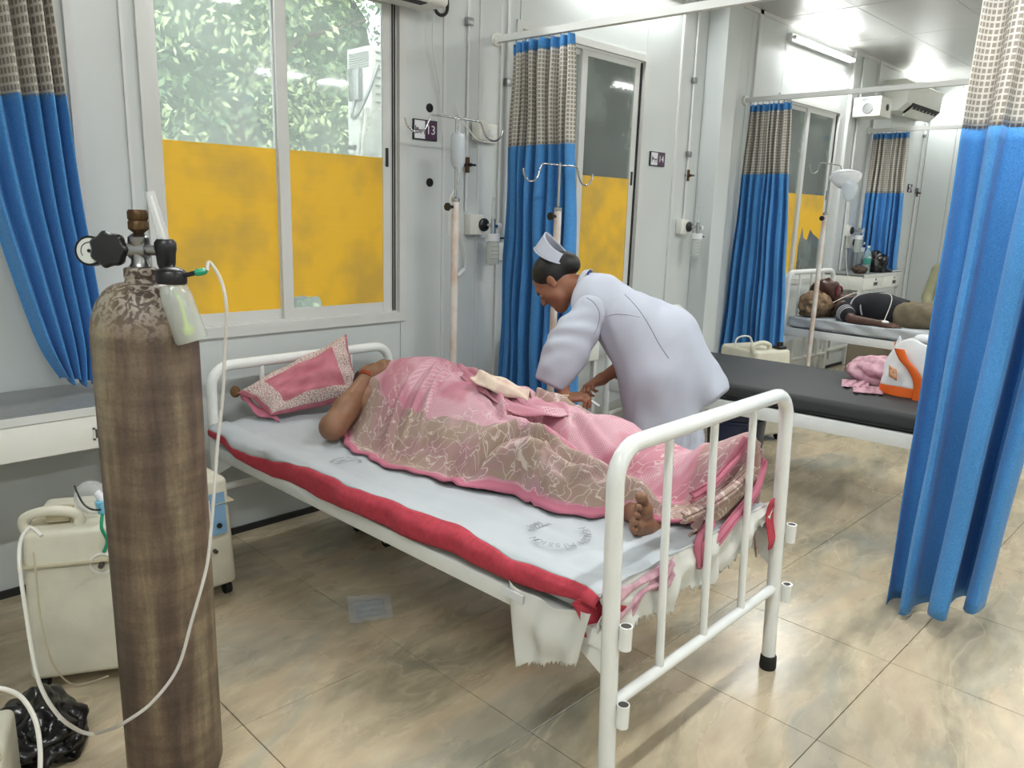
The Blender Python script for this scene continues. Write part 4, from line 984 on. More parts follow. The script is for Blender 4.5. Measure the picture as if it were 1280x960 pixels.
# ------------------------------------------------------------------ pillow
def quad_pillow(t, A, B, C_, D, th, m, name, flop=.12, seed=1, ears=0, top=1.0):
    A, B, C_, D = map(np.array, (A, B, C_, D)); n = 44; nr = unit(np.cross(B-A, D-A)); mb = MB()
    for sgn in (1, -1):
        G = np.zeros((n, n, 3)); uv = np.zeros((n, n, 2))
        for i in range(n):
            for j in range(n):
                a, b = i/(n-1), j/(n-1); e = (4*a*(1-a))**.45*(4*b*(1-b))**.45
                pin = 1-.10*(1-abs(2*a-1))*0
                aa = .5+(a-.5)*(1-flop*(4*b*(1-b))); bb = .5+(b-.5)*(1-flop*(4*a*(1-a)))
                p = (A*(1-aa)+B*aa)*(1-bb)+(D*(1-aa)+C_*aa)*bb
                w = .05*th*noise2(np.array(a*6), np.array(b*6), seed, 3)+.10*th*math.sin(8*a+5*b)*(1-e)
                G[i, j] = p+nr*sgn*th*.5*e*(1 if sgn > 0 else .8)+nr*w; uv[i, j] = (a, b)
        mb.grid(G if sgn > 0 else G[:, ::-1], uv if sgn > 0 else uv[:, ::-1])
    return obj(name, mb, m, t, sub=0)
t = thing('pillow', 'pink printed pillow leaning on the head rail of the foreground bed', 'pillow', (1.8, 3.05, .6))
quad_pillow(t, (1.475, 3.10, .70), (1.555, 2.96, .615), (1.99, 2.88, .66), (2.02, 3.08, .93), .15, M_pillow, 'pillowcase', .10, 4)
obj('frill', MB().grid(np.array([[(1.50+.09*a-.02*b*math.sin(3*a), 3.13-.16*a-.03*b, .70-.085*a-.03*b+.012*math.sin(9*a)) for a in np.linspace(0, 1, 14)] for b in np.linspace(0, 1, 5)])), M_blanket, t, solid=.003)
obj('inner_pillow_corner', MB().ball((1.487, 3.135, .705), .022, 8, (1, 1, 1.2)), mat('brown ticking', srgb(120, 92, 60), .9, noise=.4, nscale=90), t)

# ------------------------------------------------------------------ patient under the cover
pat = thing('person', 'patient lying under the pink cover on the foreground bed, one bare foot showing', 'person', (1.95, 2.0, MT))
el = np.array([1.600, 2.548, .655]); wr = np.array([1.795, 2.655, .815]); shd = np.array([1.80, 2.66, .70])
wr = at(461, 468, 'X', 1.84); knk = at(490, 452, 'X', 1.90)
arm = [C(shd, el, .052, .043, .03), C(el, el+(wr-el)*.35, .044, .045, .03), C(el+(wr-el)*.35, wr, .045, .028, .03), E(el, (.043, .046, .04), None, .03)]
fd = unit(knk-wr)
hand = hand_prims(wr, fd, (-.35, -.4, .9), 1, .175, (40, 42, 46, 50), 5, 1.3, (30, 15))
hc = np.array([2.02, 2.86, .715]); Hp, gH = head_prims(hc, (.25, -.25, .93), (.1, .97, .1), 1.0)
trunk = [C((1.80, 2.62, .70), (2.20, 2.62, .70), .08, .08, .05), C((1.93, 2.55, .712), (1.97, 2.05, .71), .125, .12, .08), C((2.07, 2.55, .712), (2.06, 2.05, .71), .125, .12, .08), C(hc, (2.0, 2.62, .70), .05, .06, .04),
         C((1.96, 2.0, .68), (1.82, 1.62, .66), .075, .05, .05), C((1.82, 1.62, .66), (1.85, 1.38, .65), .045, .036, .04), C((2.09, 2.0, .69), (2.16, 1.6, .68), .085, .06, .05), C((2.16, 1.6, .68), (2.20, 1.22, .64), .056, .036, .04)]
# right foot, sole towards the viewer, toes up and rolled out
heel = at(820, 664, 'Y', 1.235); ank = heel+np.array([-.02, .075, .045])
fdir = unit((-.80, -.16, .56)); wid = np.array((.56, .0, .84)); wid = unit(wid-fdir*np.dot(wid, fdir)); sol = unit(np.cross(wid, fdir)); foot = []
if sol[1] > 0: sol = -sol
FP = lambda l, w, d=0: heel+1.1*(fdir*l+wid*w+sol*d)
foot += [E(FP(.0, 0), (.036, .034, .036), None, .03), C(FP(.0, .0), FP(.09, -.014), .033, .027, .03), C(FP(.09, .012, -.012), FP(.145, .024, 0), .026, .027, .02), C(FP(.09, -.016), FP(.14, -.022, 0), .025, .022, .02),
         C(FP(.10, -.03), FP(.132, -.034), .017, .016, .02), C(ank, FP(.03, 0, -.02), .036, .034, .03), C((1.86, 1.40, .655), ank, .038, .036, .03), C(ank, FP(.11, .005, -.025), .034, .024, .03)]
foot.append(C(FP(.155, .034), FP(.196, .040, .004), .0155, .0175, .005))
for o, l0, l1, rr in ((.0125, .160, .200, .0088), (-.006, .157, .192, .0084), (-.0235, .152, .180, .008), (-.039, .144, .164, .0078)):
    foot += [C(FP(l0, o), FP(l1, o*1.06, .010), rr, rr*1.12, .002)]
body('body', M_skinP, pat, [(arm+hand, .004), (trunk+Hp, .008), (foot, .003)], .005, it=1)
face_bits(pat, gH, 1.0, None, True)
hp2, _g = head_prims(hc, (.25, -.25, .93), (.1, .97, .1), 1.0)
U_ = unit(np.array((.1, .97, .1))); F_ = unit(np.array((.25, -.25, .93)))
body('hair', M_hair, pat, [E(hc+U_*.035-F_*.025, (.086, .09, .09), None, .02)], .006, cuts=[(hc+F_*.035+U_*.03, F_-U_*.2)])
ax = unit(wr-el); ring = MB()
u = unit(np.cross(ax, (0, 0, 1))); v = np.cross(ax, u)
for o, rr in ((-.018, .0335), (-.012, .034), (-.024, .0335)):
    ring.tube([wr+ax*o+rr*(math.cos(a)*u+math.sin(a)*v) for a in np.linspace(0, 2*PI, 24, endpoint=False)], .0035, 6, closed=True)
obj('wrist_thread', ring, M_thread, pat)

# pink bedcover: a cloth surface resting on the body, nearer hem lying on the mattress
def seg(a, b): return np.array(a, float), np.array(b, float)
LIMBS = [  # (a, b, top height a, top height b, half width a, half width b)
    ((1.93, 2.64), (1.97, 2.42), .855, .870, .20, .25), ((1.97, 2.42), (1.96, 2.05), .880, .835, .27, .25), ((2.08, 2.60), (2.1, 2.1), .835, .815, .22, .24),
    ((1.93, 2.05), (1.80, 1.62), .80, .765, .19, .155), ((1.80, 1.62), (1.845, 1.33), .765, .715, .155, .125),
    ((2.12, 2.05), (2.17, 1.6), .80, .765, .18, .14), ((2.17, 1.6), (2.20, 1.25), .765, .71, .14, .10), ((2.195, 1.24), (2.225, 1.13), .77, .825, .10, .085),
    ((2.30, 2.45), (2.36, 2.12), .74, .70, .12, .09)]
def cover_h(X, Y):
    H = np.zeros_like(X); acc = np.zeros_like(X)
    for a, b, ha, hb, wa, wb_ in LIMBS:
        a = np.array(a); b = np.array(b); ab = b-a; L2 = ab @ ab; tt = np.clip(((X-a[0])*ab[0]+(Y-a[1])*ab[1])/L2, 0, 1)
        d = np.hypot(X-a[0]-tt*ab[0], Y-a[1]-tt*ab[1]); w = wa+(wb_-wa)*tt; h = (ha+(hb-ha)*tt)-.592
        f = np.clip(1-(d/w)**2.2*.62, 0, 1)**1.3; hh = h*np.where(f > 0, f, 0); acc += np.maximum(hh, 0)**9
    return .600+acc**(1/9)
def ridge(X, Y, pts, amp, w, sharp=1.0):
    P = [np.array(p) for p in pts]; best = np.full_like(X, 9.); side = np.zeros_like(X); tpar = np.zeros_like(X); n = len(P)-1
    for i in range(n):
        ab = P[i+1]-P[i]; L2 = ab @ ab; t_ = np.clip(((X-P[i][0])*ab[0]+(Y-P[i][1])*ab[1])/L2, 0, 1); dx = X-P[i][0]-t_*ab[0]; dy = Y-P[i][1]-t_*ab[1]
        d = np.hypot(dx, dy); sgn = np.sign(ab[0]*dy-ab[1]*dx); m = d < best; best = np.where(m, d, best); side = np.where(m, sgn, side); tpar = np.where(m, (i+t_)/n, tpar)
    s = best*side; fade = np.sin(PI*np.clip(tpar*.94+.03, 0, 1))**.6
    return amp*fade*(np.exp(-(s/w)**2)-.55*np.exp(-((s+1.5*w)/(w*.7))**2))
def px3(x, y, z=.80): p = at(x, y, 'Z', z); return (p[0], p[1])
RIDGES = [  # folds of the cloth seen in the picture, as chains of points on the cover
    ([px3(500, 505, .8), px3(540, 480, .83), px3(560, 466, .85)], .012, .018), ([px3(522, 510, .8), px3(545, 484, .83), px3(565, 474, .84)], .012, .014),
    ([px3(470, 545, .68), px3(500, 500, .78), px3(540, 470, .84)], .013, .02), ([px3(580, 462, .86), px3(610, 490, .83), px3(630, 520, .79), px3(650, 525, .77)], .022, .022),
    ([px3(550, 585, .66), px3(570, 555, .74), px3(610, 538, .78), px3(650, 545, .76), px3(700, 580, .72), px3(760, 615, .67)], .022, .022),
    ([px3(642, 625, .66), px3(650, 595, .71), px3(685, 575, .73)], .018, .016), ([px3(660, 565, .74), px3(720, 600, .70), px3(770, 610, .68)], .01, .018),
    ([px3(690, 500, .80), px3(760, 545, .76), px3(800, 560, .74)], .010, .025), ([px3(600, 500, .82), px3(700, 556, .77), px3(760, 566, .74)], .009, .02),
    ([px3(820, 610, .70), px3(880, 590, .76), px3(930, 552, .84)], .018, .018), ([px3(830, 630, .67), px3(890, 605, .73), px3(935, 570, .82)], .018, .016),
    ([px3(800, 600, .70), px3(860, 575, .75), px3(910, 552, .83)], .014, .018), ([px3(450, 560, .64), px3(480, 530, .73), px3(500, 480, .84)], .012, .02)]
def near_edge(y): return np.interp(y, [1.02, 1.10, 1.18, 1.24, 1.30, 1.34, 1.36, 1.45, 1.66, 1.88, 2.17, 2.37, 2.55, 2.66], [2.02, 2.0, 1.90, 1.86, 1.84, 1.80, 1.75, 1.70, 1.705, 1.625, 1.565, 1.572, 1.64, 1.72])
def cover():
    nv, nu = 250, 150; v = np.linspace(0, 1, nv); u = np.linspace(0, 1, nu); ytop, yend = 2.665, 1.105
    S = v*1.84; U, V = np.meshgrid(u, S)
    Yc = np.maximum(ytop-V, yend); drop = np.maximum(V-(ytop-yend), 0)
    xn = near_edge(Yc)+.008*np.sin(V*21)+.004*np.sin(V*57); xf = np.interp(Yc, [1.0, 1.2, 1.5, 1.75, 2.0, 2.7], [2.32, 2.29, 2.30, 2.38, 2.46, 2.46])
    X = xn+(xf-xn)*U**1.0; Y = Yc.copy()
    Y = Y-.03*np.clip((U-.05), 0, 1)*0
    Z = cover_h(X, Y)
    e = np.clip((X-xn)/.05, 0, 1); Z = .602+(Z-.602)*(e*e*(3-2*e))
    fl = np.clip((Z-.61)/.06, 0, 1)
    for pts, a, w in RIDGES: Z = Z+1.0*ridge(X, Y, pts, a*1.9, w*.62)*np.clip(fl+.3, 0, 1)
    Z = Z+.0045*noise2(X, Y, 3, 38)*fl+.0035*noise2(X*.7+Y*.5, Y, 11, 75)*fl+.002*np.abs(noise2(X, Y, 17, 60))
    Z = Z+.007*np.sin(34*(X*.9+Y*.45)+3*np.sin(7*Y))*np.exp(-((Y-1.75)/.5)**2)*fl*.9
    Z = Z+(1-e)*(.006+.006*np.abs(np.sin(V*17+1)))*(U > .002)
    # far side falls over the mattress edge
    over = np.clip((X-2.385)/.07, 0, 1); Z = Z-over**1.6*.10
    # foot end falls off the toes inside the rail
    ox_ = np.clip((X-1.98)/.08, 0, 1); dd = drop*ox_
    fold = .012*np.sin(X*48+dd*14)+.009*np.sin(X*83-dd*20)
    Z = Z-dd*1.02+0*fold; Z = np.maximum(Z, .44+.04*np.sin(X*13)); Y = Y-np.clip(dd/.05, 0, 1)*(.004+fold)*.9
    Y = np.maximum(Y, 1.066)
    Y = np.where(ox_ <= 0.0, np.maximum(Y, 1.12), Y)
    P = np.stack([X, Y, Z], -1); du = np.linalg.norm(np.diff(P, axis=1), axis=2); ua = np.concatenate([np.zeros((nv, 1)), np.cumsum(du, 1)], 1)
    k = 9; pad = np.pad(ua, ((k, k), (0, 0)), 'edge'); ua = sum(pad[i:i+nv] for i in range(2*k+1))/(2*k+1)
    return P, np.stack([ua, V], -1)
G, UVc = cover()
t = thing('bedcover', 'pink printed cotton cover with taupe flowered border spread over the patient', 'blanket', (2.0, 1.9, .6))
obj('cloth', MB().grid(G, UVc), M_blanket, t, solid=.004, angle=180)
# turned back edge beside the nurse's hand and the rolled cloth over the far hand
def band_cloth(name, pts, w, hgt, m, seed, uvo=(.4, .2)):
    P = smooth_path(pts, 10); n = len(P); k = 16; G = np.zeros((n, k, 3)); uv = np.zeros((n, k, 2))
    for i, p in enumerate(P):
        d = unit((P[min(i+1, n-1)]-P[max(i-1, 0)])*np.array((1, 1, 0))+1e-9); s = np.array((-d[1], d[0], 0)); ww = w[0]+(w[1]-w[0])*i/(n-1)
        for j in range(k):
            a = j/(k-1)*2-1; G[i, j] = p+s*a*ww+np.array((0, 0, hgt*(1-a*a)+.006*math.sin(a*7+i*.35+seed)+.004*math.sin(i*.7+a*4))); uv[i, j] = (uvo[0]+a*ww, uvo[1]+i*.01)
    return obj(name, MB().grid(G, uv), m, t, solid=.004, angle=180)
pp = lambda x, y, z: at(x, y, 'Z', z)
band_cloth('turned_back_fold', [pp(574, 462, .865), pp(600, 480, .855), pp(625, 497, .835), pp(650, 512, .81), pp(690, 518, .78), pp(715, 512, .765)], (.04, .05), .018, M_blanket, 1, (.5, .6))
band_cloth('cream_underside', [pp(600, 474, .88), pp(630, 487, .865), pp(662, 500, .835)], (.05, .045), .03, mat('cream lining', srgb(214, 196, 178), .92, col2=srgb(200, 170, 160), nscale=25), 2)
band_cloth('cloth_over_hand', [pp(672, 496, .80), pp(700, 508, .775), pp(730, 524, .74), pp(742, 534, .70)], (.035, .05), .035, M_blanket, 3, (.15, .9))
# bunched end of the cover over the toes of the covered foot, tails hanging through the rail
def bunch(pts, wa, wb, seed, m=M_blanket, uvo=(.1, 1.5)):
    P = smooth_path(pts, 10); n = len(P); k = 18; G = np.zeros((n, k, 3)); uv = np.zeros((n, k, 2))
    for i, p in enumerate(P):
        f = i/(n-1); d = unit(P[min(i+1, n-1)]-P[max(i-1, 0)]); s = unit(np.cross(d, (0, 1, 0))); ww = wa+(wb-wa)*f
        for j in range(k):
            a = j/(k-1)*2-1; G[i, j] = p+s*a*ww+np.array((0, -1, 0))*(.012*math.cos(a*1.5)+.006*math.sin(a*9+seed+f*3)); uv[i, j] = (uvo[0]+a*ww, uvo[1]+f*.3)
    return obj('bunched_fold', MB().grid(G, uv), m, t, solid=.005, angle=180)
bunch([at(948, 562, 'Y', 1.12), at(930, 598, 'Y', 1.10), at(898, 634, 'Y', 1.088), at(862, 655, 'Y', 1.09)], .050, .040, 1, uvo=(.16, 1.5))
bunch([at(930, 553, 'Y', 1.105), at(913, 575, 'Y', 1.085), at(888, 604, 'Y', 1.078), at(862, 622, 'Y', 1.085)], .020, .018, 2, uvo=(.015, 1.6))
bunch([at(953, 575, 'Y', 1.11), at(942, 612, 'Y', 1.088), at(915, 648, 'Y', 1.075), at(888, 684, 'Y', 1.075)], .020, .020, 3, uvo=(.012, 1.55))
bunch([at(938, 585, 'Y', 1.09), at(912, 612, 'Y', 1.076), at(880, 634, 'Y', 1.07), at(852, 648, 'Y', 1.075)], .016, .016, 5, uvo=(.2, 1.7))
bunch([at(888, 652, 'Y', 1.072), at(874, 676, 'Y', 1.066), at(876, 706, 'Y', 1.064)], .018, .020, 6, uvo=(.018, 1.7))

# ------------------------------------------------------------------ nurse bending over the bed
NP0 = np.array([2.88, 1.65, 0.]); NL = unit((-.94, -.35, 0)); ND = np.array([-.349, .937, 0.]); ZZ = np.array([0, 0, 1.])
def Q(x, y, off=0): return on_plane(x, y, NP0, NL, off)
nur = thing('person', 'nurse in white uniform and cap bending over the foreground bed, holding the patient\'s arm', 'person', (2.85, 1.72, 0))
hc = Q(694, 352, .0); NF = unit(.60*ND-.80*ZZ+.10*NL); NU = unit(.80*ND+.60*ZZ)
Hn, gN = head_prims(hc, NF, NU, 1.0)
neckb = Q(742, 366, 0)
shL = Q(740, 388, .16); cuL = Q(688, 478, .30); wrL = Q(704, 498, .30); hL = Q(738, 494, .24)
elR = Q(792, 448, -.14); wrR = Q(752, 474, .02); hR = Q(728, 486, .12)
skin = Hn+[C(hc-NU*.05-NF*.03, neckb, .052, .058, .03), C(neckb, Q(775, 395, 0), .06, .09, .05), C(Q(775, 395, 0), Q(815, 455, 0), .10, .10, .05)]
armL = [C(shL, Q(704, 440, .26), .05, .038, .03), C(Q(704, 440, .26), wrL, .038, .024, .02)]+hand_prims(wrL, hL-wrL, (0, -.1, 1), -1, .165, (28, 34, 40, 48), 3, 1.4, (35, 10))
armR = [C(Q(760, 400, -.17), elR, .048, .04, .03), C(elR, wrR, .04, .024, .02)]+hand_prims(wrR, hR-wrR, (.5, .2, .8), 1, .165, (35, 42, 48, 55), 3, 1.4, (40, 10))
legs = []
fo = [np.array([2.80, 1.72, .0]), np.array([2.95, 1.60, .0])]
for i, f in enumerate(fo):
    hip = Q(838, 500, .08 if i == 0 else -.08); ank = f+np.array((0, 0, .09)); kn = (hip+ank)/2+ND*.05
    legs += [C(hip, kn, .085, .06, .04), C(kn, ank, .055, .036, .03)]
body('body', M_skinN, nur, [(skin, .006), (armL, .004), (armR, .004), (legs, .010)], .005)
face_bits(nur, gN, 1.0, None, False)
hair = [E(gN(0, -.022, .038), (.083, .098, .09), [np.cross(NF, NU), NF, NU], .02), E(gN(0, -.105, .005), (.058, .045, .055), [np.cross(NF, NU), NF, NU], .03)]
fh = gN(0, .062, .035)
body('hair', M_hair, nur, hair, .005, cuts=[(gN(0, .045, .02), NF*.80-NU*.62)])
# cap: upright starched band, open on top, standing on the crown
cA = unit(ZZ*.92-ND*.30); capc = Q(691, 318, 0)
u = unit(ND-cA*np.dot(ND, cA)); v = np.cross(cA, u); n = 56
G = np.zeros((9, n, 3))
for i in range(9):
    for j in range(n):
        a = 2*PI*j/(n-1); f = i/8; front = .5+.5*math.cos(a)
        hgt = .035+.045*front; r1 = .086-.022*f
        G[i, j] = capc-cA*.012*(1-front)+u*(r1*1.0*math.cos(a)+.0)+v*r1*.88*math.sin(a)+cA*(f*hgt)-cA*.010*math.sin(a*1)**2
obj('cap', MB().grid(G), M_uniform, nur, solid=.004)
obj('cap_fold', MB().tube([G[0, j]+(G[0, j]-capc)*.03 for j in range(0, n-1, 2)], .004, 6, closed=True), M_uniform, nur)
# uniform: tunic with flared tail, loose sleeve
tun = []
for o in (-1, 1):
    tun += [C(Q(752, 372, .07*o), Q(795, 412, .055*o), .100, .130, .06), C(Q(795, 412, .055*o), Q(826, 468, .07*o), .130, .152, .08), C(Q(826, 468, .07*o), Q(832, 590, .075*o), .152, .18, .08)]
tun += [C(Q(742, 384, .13), Q(765, 385, -.13), .075, .075, .05), C(Q(838, 425, 0), Q(893, 478, -.02), .12, .040, .08), C(Q(838, 425, .06), Q(888, 496, .05), .10, .042, .08), C(Q(880, 470, -.02), Q(902, 498, 0), .05, .03, .05), C(neckb, Q(733, 360, 0), .075, .062, .03)]
hem0 = Q(905, 489, 0); hn = unit(np.cross(Q(905, 489, 0)-Q(800, 572, 0), NL));
if hn[2] > 0: hn = -hn
neckn = unit(Q(729, 352, 0)-Q(760, 372, 0))
def tun_disp(P):
    d = .004*noise3(P, 21, 26, stretch=(1, 1, .45))+.003*noise3(P, 22, 55, stretch=(1, 1, .5))
    q = (P-Q(735, 430, .12)) @ unit(np.array((.3, .8, -.5))); d = d+.007*np.sin(q*62+2.2*noise3(P, 25, 9, 6))*np.exp(-(np.linalg.norm(P-Q(742, 425, .12), axis=1)/.16)**2)
    return d+.006*np.abs(noise3(P, 23, 18, 8, (1, 1, .3)))
body('tunic', M_uniform, nur, tun, .0075, cuts=[(hem0, hn), (Q(732, 356, 0), neckn)], disp=tun_disp)
slv = [C(shL, Q(712, 432, .235), .076, .070, .04), C(Q(715, 425, .23), Q(697, 462, .28), .068, .062, .10), C(Q(703, 450, .265), cuL, .064, .058, .08)]
sn = unit(cuL-Q(709, 436, .24))
body('sleeve', M_uniform, nur, slv, .006, cuts=[(cuL+sn*.012, sn)], disp=lambda P: .0022*noise3(P, 31, 40, stretch=(.5, 1, 1.6))+.0045*np.sin(((P-cuL) @ unit((.5, .3, .8)))*70+2*noise3(P, 33, 12, 5))*np.exp(-((P[:, 2]-1.0)/.12)**2))
arc = []
for a in np.linspace(-.5, 2.5, 14): arc.append(Q(745+22*math.cos(a)-4, 396-24*math.sin(a), .235))
slr = [C(Q(765, 395, -.17), elR+(wrR-elR)*.05, .075, .055, .03)]
sr = unit(elR-Q(765, 395, -.17)); body('sleeve', M_uniform, nur, slr, .007, cuts=[(elR+sr*.02, sr)])
sk = []
for o in (-1, 1): sk += [C(Q(832, 500, .07*o), Q(842, 640, .09*o), .135, .155, .08), C(Q(842, 640, .09*o), np.array([2.86, 1.68, .22])+NL*.1*o, .155, .165, .1)]
def sk_disp(P):
    a = np.arctan2(P[:, 1]-1.72, P[:, 0]-2.84); return .008*np.sin(a*17)+.005*np.sin(a*31+P[:, 2]*4)
body('skirt', M_uniform, nur, sk, .008, cuts=[(np.array([0, 0, .22]), (0, 0, -1))], disp=sk_disp)
co = MB(); 
P = smooth_path([Q(735, 341, .0), Q(728, 352, .045), Q(722, 366, .07)], 8)
obj('lanyard', MB().grid(np.array([[p+NL*.004+unit(Q(740, 345, 0)-Q(730, 352, 0))*q for q in np.linspace(-.006, .006, 3)] for p in smooth_path([Q(737, 340, .01), Q(733, 348, .085), Q(722, 368, .112)], 8)])), M_blueband, nur, solid=.002)
ax = unit(wrL-Q(704, 440, .26)); u = unit(np.cross(ax, (0, 0, 1))); v = np.cross(ax, u)
for o in (-.012, -.004): obj('bangle', MB().tube([wrL+ax*o+.031*(math.cos(a)*u+math.sin(a)*v) for a in np.linspace(0, 2*PI, 28, endpoint=False)], .0032, 8, closed=True), M_bangle, nur)
for f in fo:
    obj('shoe', MB().ball(f+np.array((0, .04, .035)), .05, 10, (.8, 2.1, .72)), M_shoe, nur)
# small vial held between the nurse's hands
vp = Q(737, 500, .2); obj('vial', MB().cyl(vp, vp+unit(Q(750, 508, .2)-vp)*.05, .006, 10), M_platew, label='small pale vial held in the nurse\'s fingers over the bed', cat='vial')

# ------------------------------------------------------------------ oxygen cylinder with its regulator
cx, cyy = .676, 1.874
t = thing('oxygen_cylinder', 'tall dirty brown steel oxygen cylinder standing in the left foreground', 'gas cylinder', (cx, cyy, 0))
R0 = .1165; prof = [(.085, 0), (.106, .012), (R0, .05), (R0, 1.19)]
for a in np.linspace(0, 1, 12)[1:]: prof.append((.036+(R0-.036)*math.cos(a*PI/2)**.9, 1.19+.125*math.sin(a*PI/2)**1.05))
prof += [(.034, 1.33), (.031, 1.345)]
sh = MB().lathe((0, 0, 0), prof, 64)
sh.v = [(v[0], v[1], v[2]) for v in sh.v]
obj('shell', sh, M_cyl, t, local=True)
TX = cx; cyv = cyy
obj('neck_ring', MB().lathe((TX, cyv, 1.325), [(.035, 0), (.037, .004), (.037, .02), (.033, .024)], 28), M_cyl, t)
vz = 1.35
obj('valve_body', MB().lathe((TX, cyv, vz-.01), [(.022, 0), (.024, .012), (.019, .02), (.019, .06), (.023, .066), (.023, .078), (.012, .086)], 24), M_steel, t)
obj('valve_cap', MB().lathe((TX+.002, cyv, vz+.072), [(.010, 0), (.013, .006), (.0235, .014), (.0235, .03), (.021, .033), (.0235, .037), (.0235, .052), (.02, .057)], 8), M_brass, t)
RTv = Vector(RT); 
def L3(dx, dz, df=0): # right, up, towards the wall, from the valve centre
    return np.array([TX, cyv, vz+.035])+np.array([.713, -.701, 0])*dx+np.array([.701, .713, 0])*df+np.array([0, 0, dz])
reg = thing('oxygen_regulator', 'black pressure regulator with round gauge mounted on the brown cylinder', 'regulator', (TX, cyv, vz+.03))
def disc(c, nrm, prof, n=28): return MB().lathe(c, prof, n, nrm)
gN_ = unit(np.array([-.70, -.70, .12]))
gc = L3(-.108, -.002, .0)
obj('gauge_case', disc(gc-gN_*.012, gN_, [(.030, 0), (.034, .004), (.034, .024), (.031, .026), (.030, .022)]), M_black, reg)
dl = obj('gauge_dial', disc(gc+gN_*.0105, gN_, [(.029, 0), (.029, .0008)]), M_dial, reg)
ug = unit(np.cross((0, 0, 1), gN_)); vg = np.cross(gN_, ug)
arc = MB().tube([gc+gN_*.0115+.019*(math.cos(a)*ug+math.sin(a)*vg) for a in np.linspace(-.7, 3.8, 24)], .0011, 5); obj('scale_arc', arc, M_black, dl)
obj('gauge_needle', MB().tube([gc+gN_*.0125, gc+gN_*.0125+ug*.014-vg*.012], .0012, 5).cyl(gc+gN_*.011, gc+gN_*.014, .004, 10), M_black, dl)
kc = L3(-.058, .004, -.02); kb = MB(); kn_ = unit(np.array([-.62, -.76, .05]))
nn = 48; pr_ = []
uu = unit(np.cross((0, 0, 1), kn_)); vv = np.cross(kn_, uu); rings = []
for (rr, d) in ((.026, -.02), (.038, -.012), (.040, .006), (.034, .014), (.012, .016)):
    rings.append([kc+kn_*d+rr*(1+.07*math.cos(7*a))*(math.cos(a)*uu+math.sin(a)*vv) for a in np.linspace(0, 2*PI, nn, endpoint=False)])
vs = [p for rg in rings for p in rg]; fs = [(i*nn+k, i*nn+(k+1) % nn, (i+1)*nn+(k+1) % nn, (i+1)*nn+k) for i in range(4) for k in range(nn)]+[tuple(range(4*nn, 5*nn)), tuple(range(nn-1, -1, -1))]
obj('hand_wheel', kb.add(vs, fs), M_black, reg)
obj('yoke', MB().cyl(L3(-.05, .004), L3(.052, .004), .012, 16).cyl(L3(-.02, .004), L3(.018, .004), .021, 18), M_steel, reg)
obj('bottle_bracket', MB().tube([L3(.060, -.025, 0), L3(.075, -.035, -.02), L3(.090, -.045, -.055)], .010, 10), M_black, reg)
obj('yoke_arm', MB().cyl(L3(.02, .006), L3(.06, .002), .0085, 12).cyl(L3(-.05, .003), L3(-.1, 0), .009, 12), M_black, reg)
fm = L3(.060, 0)
obj('flow_body', MB().lathe((fm[0], fm[1], fm[2]-.036), [(.017, 0), (.020, .01), (.022, .036), (.024, .042), (.024, .058), (.018, .066)], 24), M_black, reg)
obj('flow_tube', MB().tube([(fm[0], fm[1], fm[2]+.02), np.array((fm[0], fm[1], fm[2]+.135))-np.array([.713, -.701, 0])*.028], [.013, .012], 16), M_poly, reg)
obj('flow_scale', MB().tube([(fm[0], fm[1], fm[2]+.024), np.array((fm[0], fm[1], fm[2]+.125))-np.array([.713, -.701, 0])*.026], .004, 8), M_tape, reg)
lid = L3(.094, -.050, -.06)
obj('humidifier_lid', MB().lathe(lid-np.array([0, 0, .016]), [(.030, 0), (.033, .004), (.033, .026), (.028, .032), (.014, .038)], 30, (.05, .02, 1)), M_black, reg)
btop = lid+np.array([0, 0, -.016]); bd = unit(np.array([.713, -.701, 0])*.30+np.array([0, 0, -1]))
hb = obj('humidifier_bottle', MB().lathe(btop, [(.024, 0), (.030, .012), (.034, .03), (.036, .128), (.033, .134)], 30, bd), M_humid, reg)
obj('diffuser_stem', MB().tube([btop+bd*.004, btop+bd*.04+np.array([.713, -.701, 0])*.006, btop+bd*.095], [.004, .004, .005], 8).ball(btop+bd*.108, .011, 8, (1.2, 1, 1.2)), M_yellowgreen, hb)
obj('outlet_barb', MB().tube([lid+np.array([.713, -.701, 0])*.03+np.array((0, 0, .004)), lid+np.array([.713, -.701, 0])*.056+np.array((0, 0, .011))], .0055, 10), M_black, reg)
e0 = lid+np.array([.713, -.701, 0])*.054+np.array((0, 0, .0105)); e1 = lid+np.array([.713, -.701, 0])*.080+np.array((0, 0, .016))
obj('tube_connector', MB().lathe(e0, [(.0045, 0), (.008, .002), (.008, .020), (.0055, .026)], 8, e1-e0), M_green, reg)
# tubing from the humidifier: over, down behind the bed rail, back along the cylinder
tp = [e1, at(262, 328, 'Y', 1.72), at(276, 350, 'Y', 1.71), at(283, 385, 'Y', 1.70), at(281, 440, 'Y', 1.72), at(278, 500, 'Y', 1.73), at(272, 555, 'Y', 1.73), at(268, 610, 'Y', 1.72), at(264, 660, 'Y', 1.715), at(258, 710, 'Y', 1.70), at(240, 775, 'Y', 1.69), at(222, 835, 'Y', 1.70), at(190, 878, 'Y', 1.715), at(156, 903, 'Y', 1.75), at(140, 911, 'Y', 1.84), at(121, 917, 'Y', 1.98)]
obj('oxygen_tube', MB().tube(smooth_path(tp, 8), .0042, 8), M_tube, label='clear oxygen tubing looping from the green connector down across the brown cylinder', cat='tube')
tp = [at(52, 670, 'Y', 2.2), at(36, 660, 'Y', 2.24), at(24, 690, 'Y', 2.15), at(33, 770, 'Y', 2.08), at(48, 850, 'Y', 2.02), at(72, 893, 'Y', 2.0), at(98, 913, 'Y', 2.02), at(116, 918, 'Y', 2.02)]
